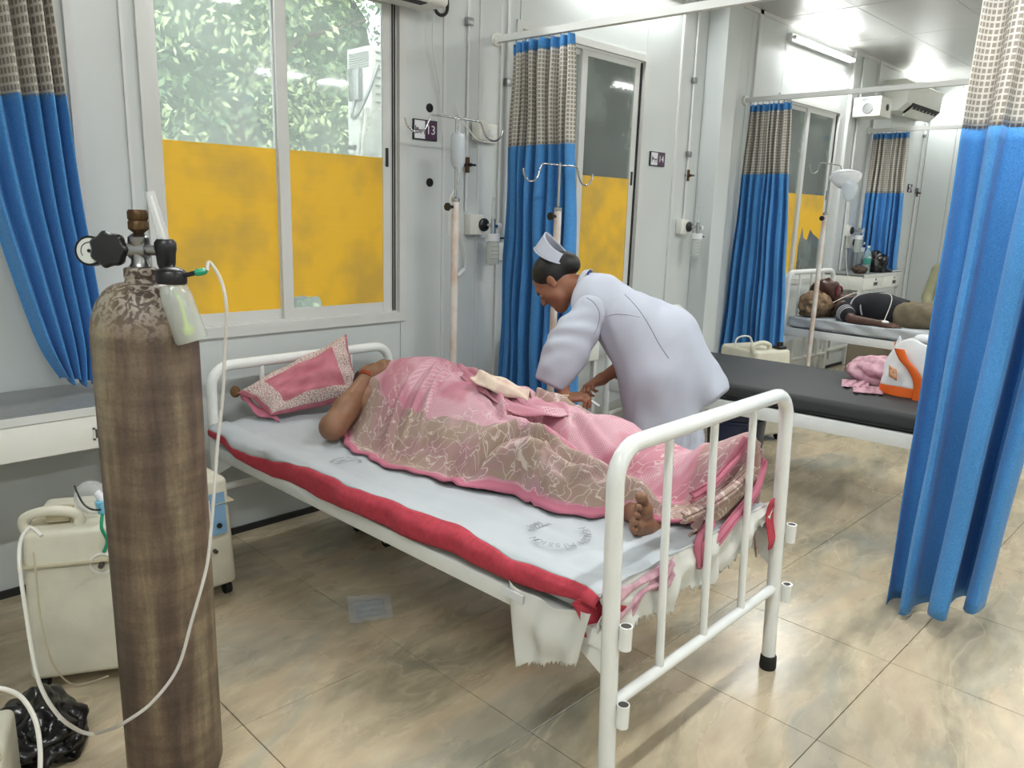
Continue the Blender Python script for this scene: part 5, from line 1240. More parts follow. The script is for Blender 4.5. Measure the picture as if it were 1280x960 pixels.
obj('oxygen_tube', MB().tube(smooth_path(tp, 8), .005, 8), M_tubew, label='white tube hanging down the side of the large cream concentrator to the floor', cat='tube')
tp = [at(-10, 860, 'Y', 1.86), at(8, 862, 'Y', 1.86), at(28, 873, 'Y', 1.86), at(44, 900, 'Y', 1.84), at(50, 935, 'Y', 1.82), at(50, 970, 'Y', 1.80)]
obj('oxygen_tube', MB().tube(smooth_path(tp, 8), .0052, 8), M_tubew, label='short white tube arching over the device in the bottom left corner', cat='tube')
tp = [at(42, 690, 'Y', 2.06), at(45, 720, 'Y', 2.05), at(52, 780, 'Y', 2.04), at(66, 830, 'Y', 2.04), at(90, 855, 'Y', 2.06), at(115, 852, 'Y', 2.1), at(135, 845, 'Y', 2.16)]
obj('power_cord', MB().tube(smooth_path(tp, 8), .0022, 6), M_beige, label='thin beige cord hanging over the cream concentrator\'s front', cat='cord')

# ------------------------------------------------------------------ drawer desks under the windows
def desk(label, x0, x1, z=.80, yf=2.855, back=True, lx=None):
    t = thing('bedside_desk', label, 'desk', ((x0+x1)/2, (yf+WY)/2, 0), 0)
    obj('top', MB().box((x0, yf-.012, z-.022), (x1, WY-.015, z), .003), M_deskt, t)
    obj('top_edging', MB().box((x0-.002, yf-.016, z-.03), (x1+.002, yf-.009, z-.002)), M_alu, t, smooth=False)
    obj('apron', MB().box((x0, yf, z-.155), (x1, WY-.02, z-.024), .003), M_deskw, t)
    n = max(1, round((x1-x0)/.62)); w = (x1-x0)/n
    for k in range(n):
        a = x0+k*w; c = a+w*.62 if n > 1 else a+w/2
        d = obj('drawer', MB().box((a+.006, yf-.010, z-.150), (a+w-.006, yf+.002, z-.032), .002), M_deskw, t)
        hz = z-.098
        fr = MB(); fr.box((c-.055, yf-.0145, hz-.022), (c+.055, yf-.009, hz-.016)).box((c-.055, yf-.0145, hz+.016), (c+.055, yf-.009, hz+.022)).box((c-.055, yf-.0145, hz-.022), (c-.049, yf-.009, hz+.022)).box((c+.049, yf-.0145, hz-.022), (c+.055, yf-.009, hz+.022))
        obj('handle', fr, M_alu, d, smooth=False); obj('handle_recess', MB().box((c-.049, yf-.0108, hz-.016), (c+.049, yf-.010, hz+.016)), M_hollow, d, smooth=False)
        obj('lock', MB().lathe((c-.004, yf-.010, z-.056), [(.011, 0), (.011, .005), (.007, .006)], 18, (0, -1, 0)), M_steel, d)
    for x in lx or (x0+.015, x1-.015):
        for y in ((yf+.02, WY-.04) if back else (yf+.02,)): obj('leg', MB().box((x-.014, y-.014, 0), (x+.014, y+.014, z-.15)), M_deskw, t, smooth=False)
    if back: obj('foot_rail', MB().box((x0+.02, WY-.05, .20), (x1-.02, WY-.03, .23)), M_deskw, t, smooth=False)
    return t
desk('long white drawer unit with grey top beneath the curtain at the left edge', -.30, 1.16, back=False, lx=(-.285, .90))
desk('white drawer desk behind the nurse, past the blue curtain', 3.25, 3.64)
desk('white desk in the far bay carrying the water bottle and black bag', 7.62, 8.62, 1.02)

# ------------------------------------------------------------------ oxygen concentrators
def concentrator(label, loc, rot, w=.30, d=.36, h=.62, big=True):
    t = thing('oxygen_concentrator', label, 'concentrator', (loc[0], loc[1], 0), rot)
    # casing narrows to the top and its front leans back
    b = bmesh.new(); bmesh.ops.create_cube(b, size=1); 
    for v in b.verts:
        s_ = .90 if v.co.z > 0 else 1; v.co = Vector((v.co.x*w*s_, v.co.y*d*s_, .05+(v.co.z+.5)*(h-.05)))
    bmesh.ops.bevel(b, geom=b.edges[:], offset=.022, segments=4, profile=.5, affect='EDGES')
    obj('casing', MB().bm(b), M_cream, t, local=True)
    obj('seam', MB().box((-w/2-.001, -d/2-.001, h*.80), (w/2+.001, d/2+.001, h*.804)), M_beige, t, local=True, smooth=False)
    # carrying handle hollow on top
    hx = -w*.18
    obj('handle_recess', MB().box((hx-.075, -d*.30, h-.004), (hx+.055, d*.05, h+.001), .0), M_beige, t, local=True, smooth=False)
    obj('handle', MB().tube(smooth_path([(hx-.08, -d*.32, h-.01), (hx-.08, -d*.32, h+.03), (hx-.01, -d*.33, h+.05), (hx+.06, -d*.32, h+.03), (hx+.06, -d*.32, h-.01)]), .016, 12), M_cream, t, local=True)
    obj('label_panel', MB().box((-w*.36, -d/2-.001+.012, h*.60), (w*.30, -d/2+.02, h*.78)), M_panelblue if not big else M_cream, t, local=True, smooth=False)
    obj('side_grip', MB().tube(smooth_path([(-w/2-.0, -d*.25, h*.66), (-w/2-.006, 0, h*.68), (-w/2-.0, d*.25, h*.67)]), .010, 10), M_cream, t, local=True)
    for x in (-w*.4, w*.4):
        for y in (-d*.38, d*.38): obj('caster', MB().cyl((x-.012, y, .026), (x+.012, y, .026), .026, 16), M_rubber, t, local=True)
    pz = .78 if big else .42
    obj('outlet_port', MB().lathe((w*.22, -d*.5+.016, h*pz), [(.036, 0), (.036, .006), (.030, .007), (.028, .002), (.008, .0)], 24, (0, -1, 0)), M_plastic, t, local=True)
    obj('port_nozzle', MB().cyl((w*.22, -d*.5+.014, h*pz), (w*.22, -d*.5-.010, h*pz), .008, 12), M_hollow, t, local=True)
    return t
ca = concentrator('large cream oxygen concentrator left of the brown cylinder, mask lying on it', (.705, 2.585), math.radians(-27), .31, .34, .53)
obj('clip', MB().box((-.085, -.10, .535), (-.02, -.02, .565), .005), M_beige, ca, local=True)
obj('side_pocket', MB().box((.13, -.13, .30), (.158, .05, .50), .004), M_poly, ca, local=True)
cb = concentrator('cream oxygen concentrator with light blue panel right of the brown cylinder, under the drawer unit', (1.11, 2.865), 0, .30, .31, .485, False)
obj('blue_panel', MB().prism([(-.158, .27), (-.162, .27), (-.148, .43), (-.144, .43)], 'X', .02, .115), M_panelblue, cb, local=True, smooth=False)
obj('dial_knob', MB().cyl((.085, -.165, .305), (.085, -.15, .305), .010, 12), M_black, cb, local=True)
obj('flow_window', MB().prism([(-.161, .30), (-.164, .30), (-.153, .41), (-.150, .41)], 'X', .035, .055), M_platew, cb, local=True, smooth=False)
cc = concentrator('cream oxygen concentrator with raised handle behind the empty black bed', (4.98, 2.53), math.radians(-20), .34, .40, .64)
obj('bottle_holder', MB().box((.06, -.16, .64), (.13, -.09, .66), .004).cyl((.08, -.13, .66), (.08, -.13, .69), .014, 10).cyl((.115, -.12, .66), (.115, -.12, .685), .012, 10), M_black, cc, local=True)
obj('hose', MB().tube(smooth_path([(-.14, .05, .64), (-.13, .05, .69), (-.08, .04, .71), (-.03, .03, .70), (-.01, .02, .65)]), .006, 8), M_tubew, cc, local=True)
cd_ = concentrator('cream oxygen machine cut by the left edge, its caster touching the floor', (.235, 2.72), 0, .30, .32, .50)
ce_ = thing('suction_unit', 'pale plastic device with round cap in the bottom left corner of the picture', 'device', (.20, 2.05, 0), math.radians(-20))
obj('casing', MB().box((-.15, -.14, .012), (.14, .14, .22), .02), M_cream, ce_, local=True)
obj('cap', MB().lathe((.105, -.07, .215), [(.028, 0), (.03, .004), (.03, .035), (.024, .042)], 22), M_plastic, ce_, local=True)
obj('rust_stain_rim', MB().lathe((.105, -.07, .213), [(.034, 0), (.034, .004), (.03, .005)], 22), M_beige, ce_, local=True)
for x in (-.12, .11):
    for y in (-.11, .11): obj('foot', MB().cyl((x, y, 0), (x, y, .014), .012, 10), M_rubber, ce_, local=True)
# breathing mask on the concentrator
mc = at(112, 622, 'Y', 2.52)
mk = thing('oxygen_mask', 'clear oxygen mask with black strap and blue valve lying on the large concentrator', 'mask', mc-np.array((0, 0, .03)))
G = np.zeros((16, 30, 3))
for i in range(16):
    for j in range(30):
        f = i/15; a = 2*PI*j/29; r_ = .052*math.sin(f*PI/2)**.7*(1+.18*math.cos(a)); G[i, j] = mc+np.array((.713, -.701, 0))*(r_*math.cos(a)*1.0+.01*(1-f))+np.array((0, 0, 1.))*(r_*math.sin(a)*1.0+.035*(1-f)*0)+np.array((-.70, -.71, .1))*(.045*(1-f**2))
obj('face_shell', MB().grid(G), M_poly, mk, solid=.002)
obj('rim', MB().tube([G[15, j]*1.0 for j in range(29)], .004, 6, closed=True), M_poly, mk)
obj('strap', MB().tube(smooth_path([at(93, 607, 'Y', 2.47), at(103, 628, 'Y', 2.43), at(116, 637, 'Y', 2.40), at(134, 636, 'Y', 2.42)]), .003, 6), M_elastic, mk)
obj('valve', MB().cyl(at(120, 615, 'Y', 2.44), at(132, 628, 'Y', 2.42), .012, 14), M_platew, mk)
obj('valve_collar', MB().cyl(at(126, 626, 'Y', 2.42), at(130, 640, 'Y', 2.42), .017, 14), M_bluemask, mk)
obj('green_tubing', MB().tube(smooth_path([at(128, 642, 'Y', 2.40), at(127, 660, 'Y', 2.39), at(134, 676, 'Y', 2.40), at(130, 690, 'Y', 2.41)]), .005, 8), M_green, mk)
# black bag on the floor
def crumple(name, label, cat, c, r, m, seed, amp=.12, group=None, parent=None, fr=5):
    n = 40; th = np.linspace(0, PI, n); ph = np.linspace(0, 2*PI, 2*n+1); T, P_ = np.meshgrid(th, ph, indexing='ij')
    D = np.stack([np.sin(T)*np.cos(P_), np.sin(T)*np.sin(P_), np.cos(T)], -1).reshape(-1, 3)
    k = 1+amp*np.abs(noise3(D, seed, fr))-amp*.5+amp*.35*np.abs(noise3(D, seed+3, fr*2.5)); V = D*k[:, None]*np.array(r); V[:, 2] = np.maximum(V[:, 2], -r[2]*.72)
    G = (V+np.array(c)+np.array((0, 0, r[2]*.72))).reshape(T.shape+(3,)); G[:, -1] = G[:, 0]
    return obj(name, MB().grid(G), m, parent, label=label, cat=cat, group=group, angle=180)
crumple('rubbish_bag', 'shiny black polythene bag on the floor in front of the large concentrator', 'bag', (.445, 2.235, .001), (.105, .13, .085), M_polybag, 4, .22)
# bins
def bin_(name, label, c, r0, r1, h, m):
    t = thing(name, label, 'bin', (c[0], c[1], 0))
    obj('bucket', MB().lathe((c[0], c[1], 0), [(r0, 0), (r0+.004, .01), (r1, h-.02), (r1+.012, h-.02), (r1+.012, h), (r1-.004, h), (r1-.008, h-.03), (r0-.004, .02)], 36), m, t)
    obj('rim_band', MB().lathe((c[0], c[1], h-.06), [(r1+.001, 0), (r1+.006, .004), (r1+.006, .018), (r1+.001, .022)], 36), m, t)
bin_('waste_bin', 'red plastic bin under the foreground bed, beside the hanging frayed cloth', (2.00, 1.78), .105, .135, .34, M_red)
bin_('waste_bin', 'navy blue plastic bin under the empty bed, behind the nurse', (3.98, 2.10), .13, .16, .44, M_navy)
bin_('waste_bin', 'grey blue plastic bin just right of the navy bin under the empty bed', (4.30, 2.20), .10, .125, .42, M_bluegrey)
# clear packet on the floor
q = [at(433, 747, 'Z', .004), at(488, 743, 'Z', .004), at(492, 772, 'Z', .004), at(437, 781, 'Z', .004)]
G = np.array([[(q[0]*(1-a)+q[1]*a)*(1-b)+(q[3]*(1-a)+q[2]*a)*b+np.array((0, 0, .004+.003*math.sin(a*20+b*7)+.002*math.sin(b*31))) for a in np.linspace(0, 1, 24)] for b in np.linspace(0, 1, 24)])
t = thing('plastic_packet', 'crumpled clear plastic packet lying on the floor under the foreground bed', 'packet', tuple(sum(q)/4*np.array((1, 1, 0))))
obj('film', MB().grid(G), M_poly, t, solid=.002); obj('sealed_card', MB().grid(G[4:20, 3:20]-np.array((0, 0, .003))), mat('packet insert', srgb(160, 166, 172), .5, alpha=.8), t, solid=.001)
# small wheeled base under the head of the bed
t = thing('wheeled_base', 'low wheeled base under the head of the foreground bed, dark caster showing', 'trolley', (2.08, 2.80, 0))
for dx, dy in ((-.12, -.115), (.12, -.115), (-.12, .115), (.12, .115)):
    obj('caster', MB().cyl((2.08+dx-.016, 2.80+dy, .03), (2.08+dx+.016, 2.80+dy, .03), .03, 18), M_rubber, t)
    obj('caster_hub', MB().cyl((2.08+dx-.019, 2.80+dy, .03), (2.08+dx+.019, 2.80+dy, .03), .013, 14), M_steel, t)
obj('frame', MB().box((1.94, 2.67, .062), (2.22, 2.93, .085), .005), M_black, t)

# ------------------------------------------------------------------ drip stands
def drip_stand(label, x, y, ztop, zhook, aim=0, w=.30, knob=True):
    t = thing('drip_stand', label, 'drip stand', (x, y, 0), aim)
    obj('post', MB().cyl((0, 0, .09), (0, 0, ztop), .0185, 16), mat('chipped white paint', srgb(224, 218, 212), .5, col2=srgb(206, 186, 172), nscale=11), t, local=True)
    obj('collar', MB().lathe((0, 0, ztop-.004), [(.0195, 0), (.0205, .006), (.0205, .016), (.009, .022)], 18), M_chrome, t, local=True)
    obj('rod', MB().cyl((0, 0, ztop), (0, 0, zhook+.012), .0065, 12), M_chrome, t, local=True)
    if knob: obj('knob', MB().cyl((-.015, 0, ztop-.03), (-.045, 0, ztop-.03), .008, 10).cyl((-.045, 0, ztop-.03), (-.058, 0, ztop-.03), .020, 7), M_black, t, local=True)
    for s in (-1, 1):
        P = [(0, 0, zhook), (s*w*.40, 0, zhook), (s*w*.48, 0, zhook-.012), (s*w*.54, 0, zhook-.05), (s*w*.62, 0, zhook-.078), (s*w*.76, 0, zhook-.085), (s*w*.88, 0, zhook-.062), (s*w*.92, 0, zhook-.028)]
        obj('hook', MB().tube(smooth_path(P, 6), .0048, 10), M_chrome, t, local=True)
    obj('hub', MB().lathe((0, 0, .075), [(.024, 0), (.026, .01), (.026, .05), (.017, .06)], 18), M_black, t, local=True)
    for k in range(5):
        a = 2*PI*k/5+.3; e = (.23*math.cos(a), .23*math.sin(a), .062)
        obj('base_leg', MB().tube([(0, 0, .095), e], [.014, .011], 10), M_white, t, local=True)
        obj('caster', MB().cyl((e[0]-.012, e[1], .024), (e[0]+.012, e[1], .024), .024, 14), M_rubber, t, local=True)
    return t
drip_stand('drip stand with chipped white post and hanging bottle beside the foreground bed\'s head', 2.60, 2.985, 1.545, 1.935, .0, .34)
drip_stand('drip stand with empty hooks in front of the curtain behind the nurse', 2.955, 2.62, 1.515, 1.73, .0, .28)
drip_stand('drip stand beside the far patient\'s bed, carrying milky bags', 6.2, 2.675, 1.555, 1.94, .0, .40)
# saline bottle on the first stand
bx = at(573, 165, 'Y', 2.99); bt = thing('drip_bottle', 'clear saline bottle hanging upside down from the first drip stand', 'bottle', (bx[0], 2.99, 1.66))
b0 = np.array((bx[0], 2.99, 0)); zt = at(573, 165, 'Y', 2.99)[2]; zb = at(573, 218, 'Y', 2.99)[2]; hh = zt-zb
obj('bottle', MB().lathe(b0+np.array((0, 0, zb)), [(.010, 0), (.014, .004), (.014, .02), (.031, .045), (.037, .07), (.037, hh-.03), (.032, hh-.008), (.018, hh)], 24), M_drip, bt)
obj('liquid', MB().lathe(b0+np.array((0, 0, zb+.012)), [(.010, 0), (.027, .035), (.034, .06), (.034, hh-.06)], 24), mat('saline', srgb(180, 196, 212), .1, alpha=.5), bt)
obj('hanger', MB().tube(smooth_path([b0+np.array((0, 0, zt)), b0+np.array((.006, 0, zt+.03)), b0+np.array((0, .02, zt+.055))]), .003, 6), M_platew, bt)
obj('drip_chamber', MB().cyl(b0+np.array((0, 0, zb)), b0+np.array((-.006, 0, zb-.05)), .008, 12), M_poly, bt)
obj('line', MB().tube(smooth_path([b0+np.array((-.006, 0, zb-.05)), b0+np.array((-.03, 0, zb-.09)), b0+np.array((-.05, 0, zb-.13)), b0+np.array((-.045, .01, zb-.3))]), .0022, 6), M_tubew, bt)
t = thing('wall_lead', 'white lead with loose plug dangling beside the first drip stand\'s post', 'cord', at(570, 300, 'Y', WY-.03))
P = [at(576, 290, 'Y', WY-.01), at(572, 282, 'Y', WY-.03), at(578, 300, 'Y', WY-.03), at(582, 318, 'Y', WY-.03), at(581, 335, 'Y', WY-.03)]
obj('lead', MB().tube(smooth_path(P), .0035, 6), M_tubew, t); obj('plug', MB().cyl(at(580, 337, 'Y', WY-.03), at(572, 345, 'Y', WY-.04), .012, 10), M_platew, t)
# bags on the far stand
def soft_bag(name, label, cat, px0, px1, X, m, thick=.04, seed=1, taper=.35):
    a, b = at(px0[0], px0[1], 'X', X), at(px1[0], px1[1], 'X', X); c = (a+b)/2; w = abs(a[1]-b[1])/2; h = abs(a[2]-b[2])/2; n = 26
    th = np.linspace(0, PI, n); ph = np.linspace(0, 2*PI, 2*n+1); T, P_ = np.meshgrid(th, ph, indexing='ij')
    D = np.stack([np.sin(T)*np.cos(P_), np.sin(T)*np.sin(P_), np.cos(T)], -1)
    D = np.sign(D)*np.abs(D)**.75; wz = 1-taper*np.clip(-D[..., 2], 0, 1)
    k = 1+.10*noise3(D.reshape(-1, 3), seed, 5).reshape(T.shape)
    G = np.stack([c[0]+D[..., 0]*thick, c[1]+D[..., 1]*w*k*wz, c[2]+D[..., 2]*h*(1+.05*(k-1))], -1); G[:, -1] = G[:, 0]
    return obj(name, MB().grid(G), m, label=label, cat=cat, angle=180)
soft_bag('polythene_bag', 'crumpled milky polythene bag hanging on the far drip stand', 'bag', (1040, 212), (1074, 236), 6.17, M_polyw, .05, 3, .3)
soft_bag('drip_bag', 'drip bag with pale contents hanging under the milky bag on the far stand', 'drip bag', (1054, 226), (1070, 252), 6.10, M_drip, .025, 5, .5)
obj('drip_line', MB().tube(smooth_path([at(1062, 250, 'X', 6.1), at(1061, 262, 'X', 6.1), at(1059, 290, 'X', 6.12), at(1058, 330, 'X', 6.2), at(1063, 360, 'X', 6.3)]), .003, 6), M_tubew, label='thin drip line running from the far drip bag to the far patient', cat='tube')

# ------------------------------------------------------------------ empty bed with black mattress and what lies on it
RZ2 = math.radians(5.3)
bed('white hospital bed with bare black mattress in the middle distance', (3.90, .84), RZ2, .91, 2.0, .965, .455, .07, .90)
m2 = thing('mattress', 'bare black rexine mattress on the middle bed', 'mattress', (3.90, .84, .525), RZ2)
obj('cover', MB().box((.005, .02, 0), (.905, 1.98, .095), .03), M_blackmat, m2, local=True)
obj('piping', MB().box((.001, .05, .018), (.004, 1.95, .024)), M_black, m2, local=True)
q0 = at(1048, 474, 'Z', .62); q1 = at(1100, 482, 'Z', .62)
t = thing('cloth_bundle', 'pale pink folded cloth bundle on the black mattress beside the carrier bag', 'cloth', tuple((q0+q1)/2))
cpos = at(1083, 474, 'Z', .64)
crumple('bundle', None, None, (cpos[0]+.05, cpos[1]-.03, .622), (.12, .155, .085), M_pinkwrap, 6, .16, parent=t)
obj('loose_corner', MB().grid(np.array([[at(1052+a*34, 474+b*9+a*2, 'Z', .623+.012*math.sin(a*9+b*3)**2+.02*a*(1-b)) for a in np.linspace(0, 1, 18)] for b in np.linspace(0, 1, 8)])), M_pinkwrap, t, solid=.004)
obj('loose_corner', MB().grid(np.array([[at(1066+a*38, 481+b*9+a*3, 'Z', .624+.010*math.sin(a*12)**2) for a in np.linspace(0, 1, 18)] for b in np.linspace(0, 1, 8)])), M_pinkwrap, t, solid=.004)
# carrier bag, white with orange bands
bc = at(1136, 496, 'Z', .62); t = thing('carrier_bag', 'white and orange woven carrier bag standing on the black mattress by the curtain', 'bag', tuple(bc))
def carrier(zlo, zhi, m, name, f0=0, f1=1, off=0):
    n = 60; rows = 20; G = np.zeros((rows, n, 3)); c = bc+np.array((.05, -.02, 0))
    for i, f in enumerate(np.linspace(f0, f1, rows)):
        for j in range(n):
            a = 2*PI*j/(n-1); sx = .10*(1-.45*f**2.5); sy = .17*(1-.30*f**2.2); cs, sn_ = math.cos(a), math.sin(a)
            r_ = (abs(cs)**3+abs(sn_)**3)**(-1/3.); k = 1+.05*math.sin(3*a+5*f)+.03*math.sin(7*a-9*f)+off
            G[i, j] = c+np.array((sx*r_*cs*k, sy*r_*sn_*k, .003+.29*f+.012*math.sin(5*a)*f))
    return obj(name, MB().grid(G), m, t, solid=.002, angle=180)
carrier(0, 1, M_bagwhite, 'bag_body', .16, 1); carrier(0, 1, M_orange, 'base_band', 0, .17, .004)
def strip_on_bag(px, w, m, name):
    P = smooth_path([at(a, b, 'X', bc[0]-.062) for a, b in px], 8)
    return obj(name, MB().grid(np.array([[p+np.array((-.004*math.cos(s*2), s*w*.72, s*w*.0+abs(s)*0)) for s in np.linspace(-1, 1, 5)] for p in P])), m, t, solid=.003)
strip_on_bag([(1124, 436), (1130, 450), (1140, 462), (1148, 480), (1146, 505)], .035, M_orange, 'orange_band')
obj('orange_corner', MB().grid(np.array([[at(1118+a*10, 428+b*12-a*2, 'X', bc[0]+.05) for a in np.linspace(0, 1, 5)] for b in np.linspace(0, 1, 5)])), M_orange, t, solid=.003)
obj('print', MB().grid(np.array([[at(1111+a*10, 456+b*14+a*6, 'X', bc[0]-.075) for a in np.linspace(0, 1, 5)] for b in np.linspace(0, 1, 5)])), mat('faint orange print', srgb(222, 190, 165), .6, col2=srgb(214, 130, 70), nscale=60), t, solid=.001)
obj('knotted_top', MB().ball(bc+np.array((.05, -.02, .30)), .035, 10, (1, 1.5, .8)), M_bagwhite, t)

# ------------------------------------------------------------------ far bed with its patient
RZ3 = math.radians(-3); b3 = (6.255, .98)
bed('white hospital bed in the far bay with a sleeping man on it', b3, RZ3, .82, 2.02, .965, .545, .065, 1.07)
m3 = thing('mattress', 'white sheeted mattress under the man in the far bay', 'mattress', (b3[0], b3[1], .61), RZ3)
obj('cover', MB().box((.01, .03, 0), (.81, 1.99, .085), .03), M_sheet, m3, local=True)
G = np.array([[(-.006+.02*math.sin(a*9)*0+.008*math.sin(y*23+a*4), y, .095-.075*a-.004*math.sin(y*11)) for a in np.linspace(0, 1, 6)] for y in np.linspace(.04, 1.98, 60)])
obj('sheet_edge', MB().grid(G), M_sheet, m3, local=True, solid=.003)
obj('sheet_edge', MB().grid(np.array([[(x, y, .088+.005*noise2(np.array(x), np.array(y), 9, 20)) for x in np.linspace(-.004, .78, 20)] for y in np.linspace(.04, 1.98, 40)])), M_sheet, m3, local=True, solid=.003)
pc = at(1003, 380, 'X', 6.62)
t = thing('pillow', 'crumpled brown blanket used as a pillow on the far bed', 'pillow', (pc[0], pc[1], .70))
crumple('wrap', None, None, (pc[0]+.03, 2.84, .702), (.22, .13, .12), M_brown, 12, .22, parent=t)
man = thing('person', 'man in black striped T-shirt lying on the far bed, taped hand by his side', 'person', (6.65, 2.0, .70))
X = 6.70; hd = at(1031, 362, 'X', X); hd[2] = min(hd[2], .93); s_ = np.array((X, 2.58, .80)); hp_ = np.array((X, 2.13, .78))
Fm = unit((-.25, -.12, .95)); Um = unit((.05, .96, .12)); Hm, gM = head_prims(hd, Fm, Um, .98)
mp = Hm+[C(hd-Um*.05, s_+np.array((0, .06, .02)), .055, .06, .03), C(s_+np.array((-.15, 0, 0)), s_+np.array((.15, 0, 0)), .07, .07, .05), C(s_, hp_, .10, .10, .06)]
sh_ = s_+np.array((-.19, -.01, -.01)); elb = at(1064, 401, 'X', 6.40); elb[2] = max(elb[2], .735); wri = at(1102, 402, 'X', 6.40); wri[2] = .725; hn_ = at(1122, 406, 'X', 6.42); hn_[2] = .715
arm_ = [C(sh_, elb, .045, .037, .03), C(elb, wri, .036, .026, .02)]+hand_prims(wri, hn_-wri, (-.2, 0, 1), -1, .18, (18, 20, 24, 28), 6, 1.1, (35, 15))
arm2 = [C(s_+np.array((.19, -.01, -.01)), (6.98, 2.33, .76), .045, .038, .03), C((6.98, 2.33, .76), (6.92, 2.08, .76), .036, .026, .02)]+hand_prims(np.array((6.92, 2.08, .76)), (0, -1, -.1), (.2, 0, 1), 1, .18)
leg_ = []
for o in (-1, 1): leg_ += [C(hp_+np.array((.08*o, 0, 0)), (X+.10*o, 1.70, .79), .08, .06, .03), C((X+.10*o, 1.70, .79), (X+.11*o, 1.30, .755), .05, .04, .03), C((X+.11*o, 1.30, .75), (X+.13*o, 1.24, .86), .04, .03, .03)]
body('body', M_skinM, man, [(mp, .007), (arm_, .0045), (arm2, .005), (leg_, .009)], .006)
face_bits(man, gM, .98, None, True)
body('hair', M_hair, man, [E(hd+Um*.04-Fm*.02, (.082, .09, .085), None, .02)], .007, cuts=[(hd+Fm*.04+Um*.02, Fm-Um*.25)])
tee = []
for o in (-1, 1): tee += [C(s_+np.array((.09*o, .0, .0)), (X+.07*o, 2.36, .82), .085, .115, .05), C((X+.07*o, 2.36, .82), hp_+np.array((.06*o, .0, .01)), .115, .105, .05)]
tee += [C(s_+np.array((-.14, 0, 0)), sh_+(elb-sh_)*.55, .072, .058, .03), C(s_+np.array((.14, 0, 0)), (6.95, 2.42, .78), .072, .058, .03)]
body('t_shirt', M_tee, man, tee, .007, cuts=[(hp_+np.array((0, -.0, 0)), (0, -1, 0)), (s_+np.array((0, .075, 0)), (0, 1, .1))], disp=lambda P: .003*noise3(P, 41, 30))
def band_at(y, r0, m, nm, w=.012):
    P = []
    for a in np.linspace(-.3, PI+.3, 26): P.append((X-(.19+r0)*math.cos(a), y+.012*math.sin(3*a), .80+(.115+r0)*max(math.sin(a), -.3)))
    obj(nm, MB().tube(P, w*.5, 6), m, man)
band_at(2.50, .006, M_stripe, 'shirt_stripe'); band_at(2.42, .004, M_stripe, 'shirt_stripe')
for f in (.25, .38, .5):
    c = sh_+(elb-sh_)*f; ax = unit(elb-sh_); u = unit(np.cross(ax, (0, 0, 1))); v = np.cross(ax, u)
    obj('sleeve_stripe', MB().tube([c+(.068-.012*f)*(math.cos(a)*u+math.sin(a)*v) for a in np.linspace(0, 2*PI, 22, endpoint=False)], .005, 6, closed=True), M_stripe, man)
obj('collar', MB().tube([hd-Um*.13+.058*(math.cos(a)*np.array((1, 0, 0))+math.sin(a)*Fm) for a in np.linspace(0, 2*PI, 22, endpoint=False)], .009, 6, closed=True), M_collar, man)
tr = []
for o in (-1, 1): tr += [C(hp_+np.array((.07*o, .02, 0)), (X+.10*o, 1.70, .80), .108, .085, .05), C((X+.10*o, 1.70, .80), (X+.11*o, 1.36, .77), .085, .065, .04)]
body('trousers', M_khaki, man, tr, .008, cuts=[((0, 2.17, 0), (0, 1, 0)), ((0, 1.36, 0), (0, -1, 0))], disp=lambda P: .004*noise3(P, 43, 28)+.004*np.abs(noise3(P, 44, 40)))
obj('hand_tape', MB().ball(wri+np.array((0, -.02, .016)), .028, 8, (.9, 1.3, .5)), M_tape, man)
obj('catheter_line', MB().tube(smooth_path([wri+np.array((0, -.02, .03)), (X-.12, 2.22, .93), (X-.05, 2.38, .94), (X-.1, 2.52, .93), (X-.28, 2.62, .85)]), .003, 6), M_tubew, man)

# ------------------------------------------------------------------ things in the far bay
dz = 1.021
t = thing('water_bottle', 'clear water bottle with green label on the far desk', 'bottle', (7.98, 2.97, dz))
bb = (7.98, 2.97, dz); obj('bottle', MB().lathe(bb, [(.030, 0), (.036, .006), (.036, .06), (.033, .07), (.036, .08), (.036, .15), (.033, .16), (.033, .18), (.022, .21), (.013, .225), (.013, .245)], 22), M_water, t)
obj('label_wrap', MB().lathe((7.98, 2.97, dz+.085), [(.0365, 0), (.0365, .055)], 22), M_label, t); obj('cap', MB().cyl((7.98, 2.97, dz+.243), (7.98, 2.97, dz+.262), .015, 14), M_platew, t)
crumple('backpack', 'slumped black bag on the far desk right of the water bottle', 'bag', (8.17, 2.96, dz), (.11, .11, .12), M_polybag, 15, .15)
crumple('cloth_ball', 'small dark brown bundle on the far desk left of the bottle', 'cloth', (7.76, 2.95, dz), (.07, .06, .045), mat('dark brown cloth', srgb(70, 56, 46), .9), 18, .2)
t = thing('folder', 'dark grey folder lying on the right end of the far desk', 'folder', (8.48, 2.92, dz))
obj('cover', MB().box((8.38, 2.86, dz), (8.62, 3.04, dz+.022), .003), M_steel, t); obj('pages', MB().box((8.385, 2.858, dz+.004), (8.615, 3.03, dz+.018)), M_platew, t, smooth=False)
t = thing('side_cabinet', 'pale beige cabinet seen under the far bed', 'cabinet', (7.55, 2.7, 0))
obj('body', MB().box((7.30, 2.35, .02), (7.75, 2.80, .60), .01), mat('beige laminate', srgb(176, 166, 150), .5, noise=.06), t)
obj('door', MB().box((7.288, 2.37, .05), (7.302, 2.78, .57), .003), mat('beige door', srgb(180, 170, 154), .5), t)
obj('knob', MB().ball((7.278, 2.45, .42), .022, 10), M_black, t)
for x in (7.34, 7.71):
    for y in (2.40, 2.76): obj('foot', MB().box((x-.02, y-.02, 0), (x+.02, y+.02, .022)), M_black, t)
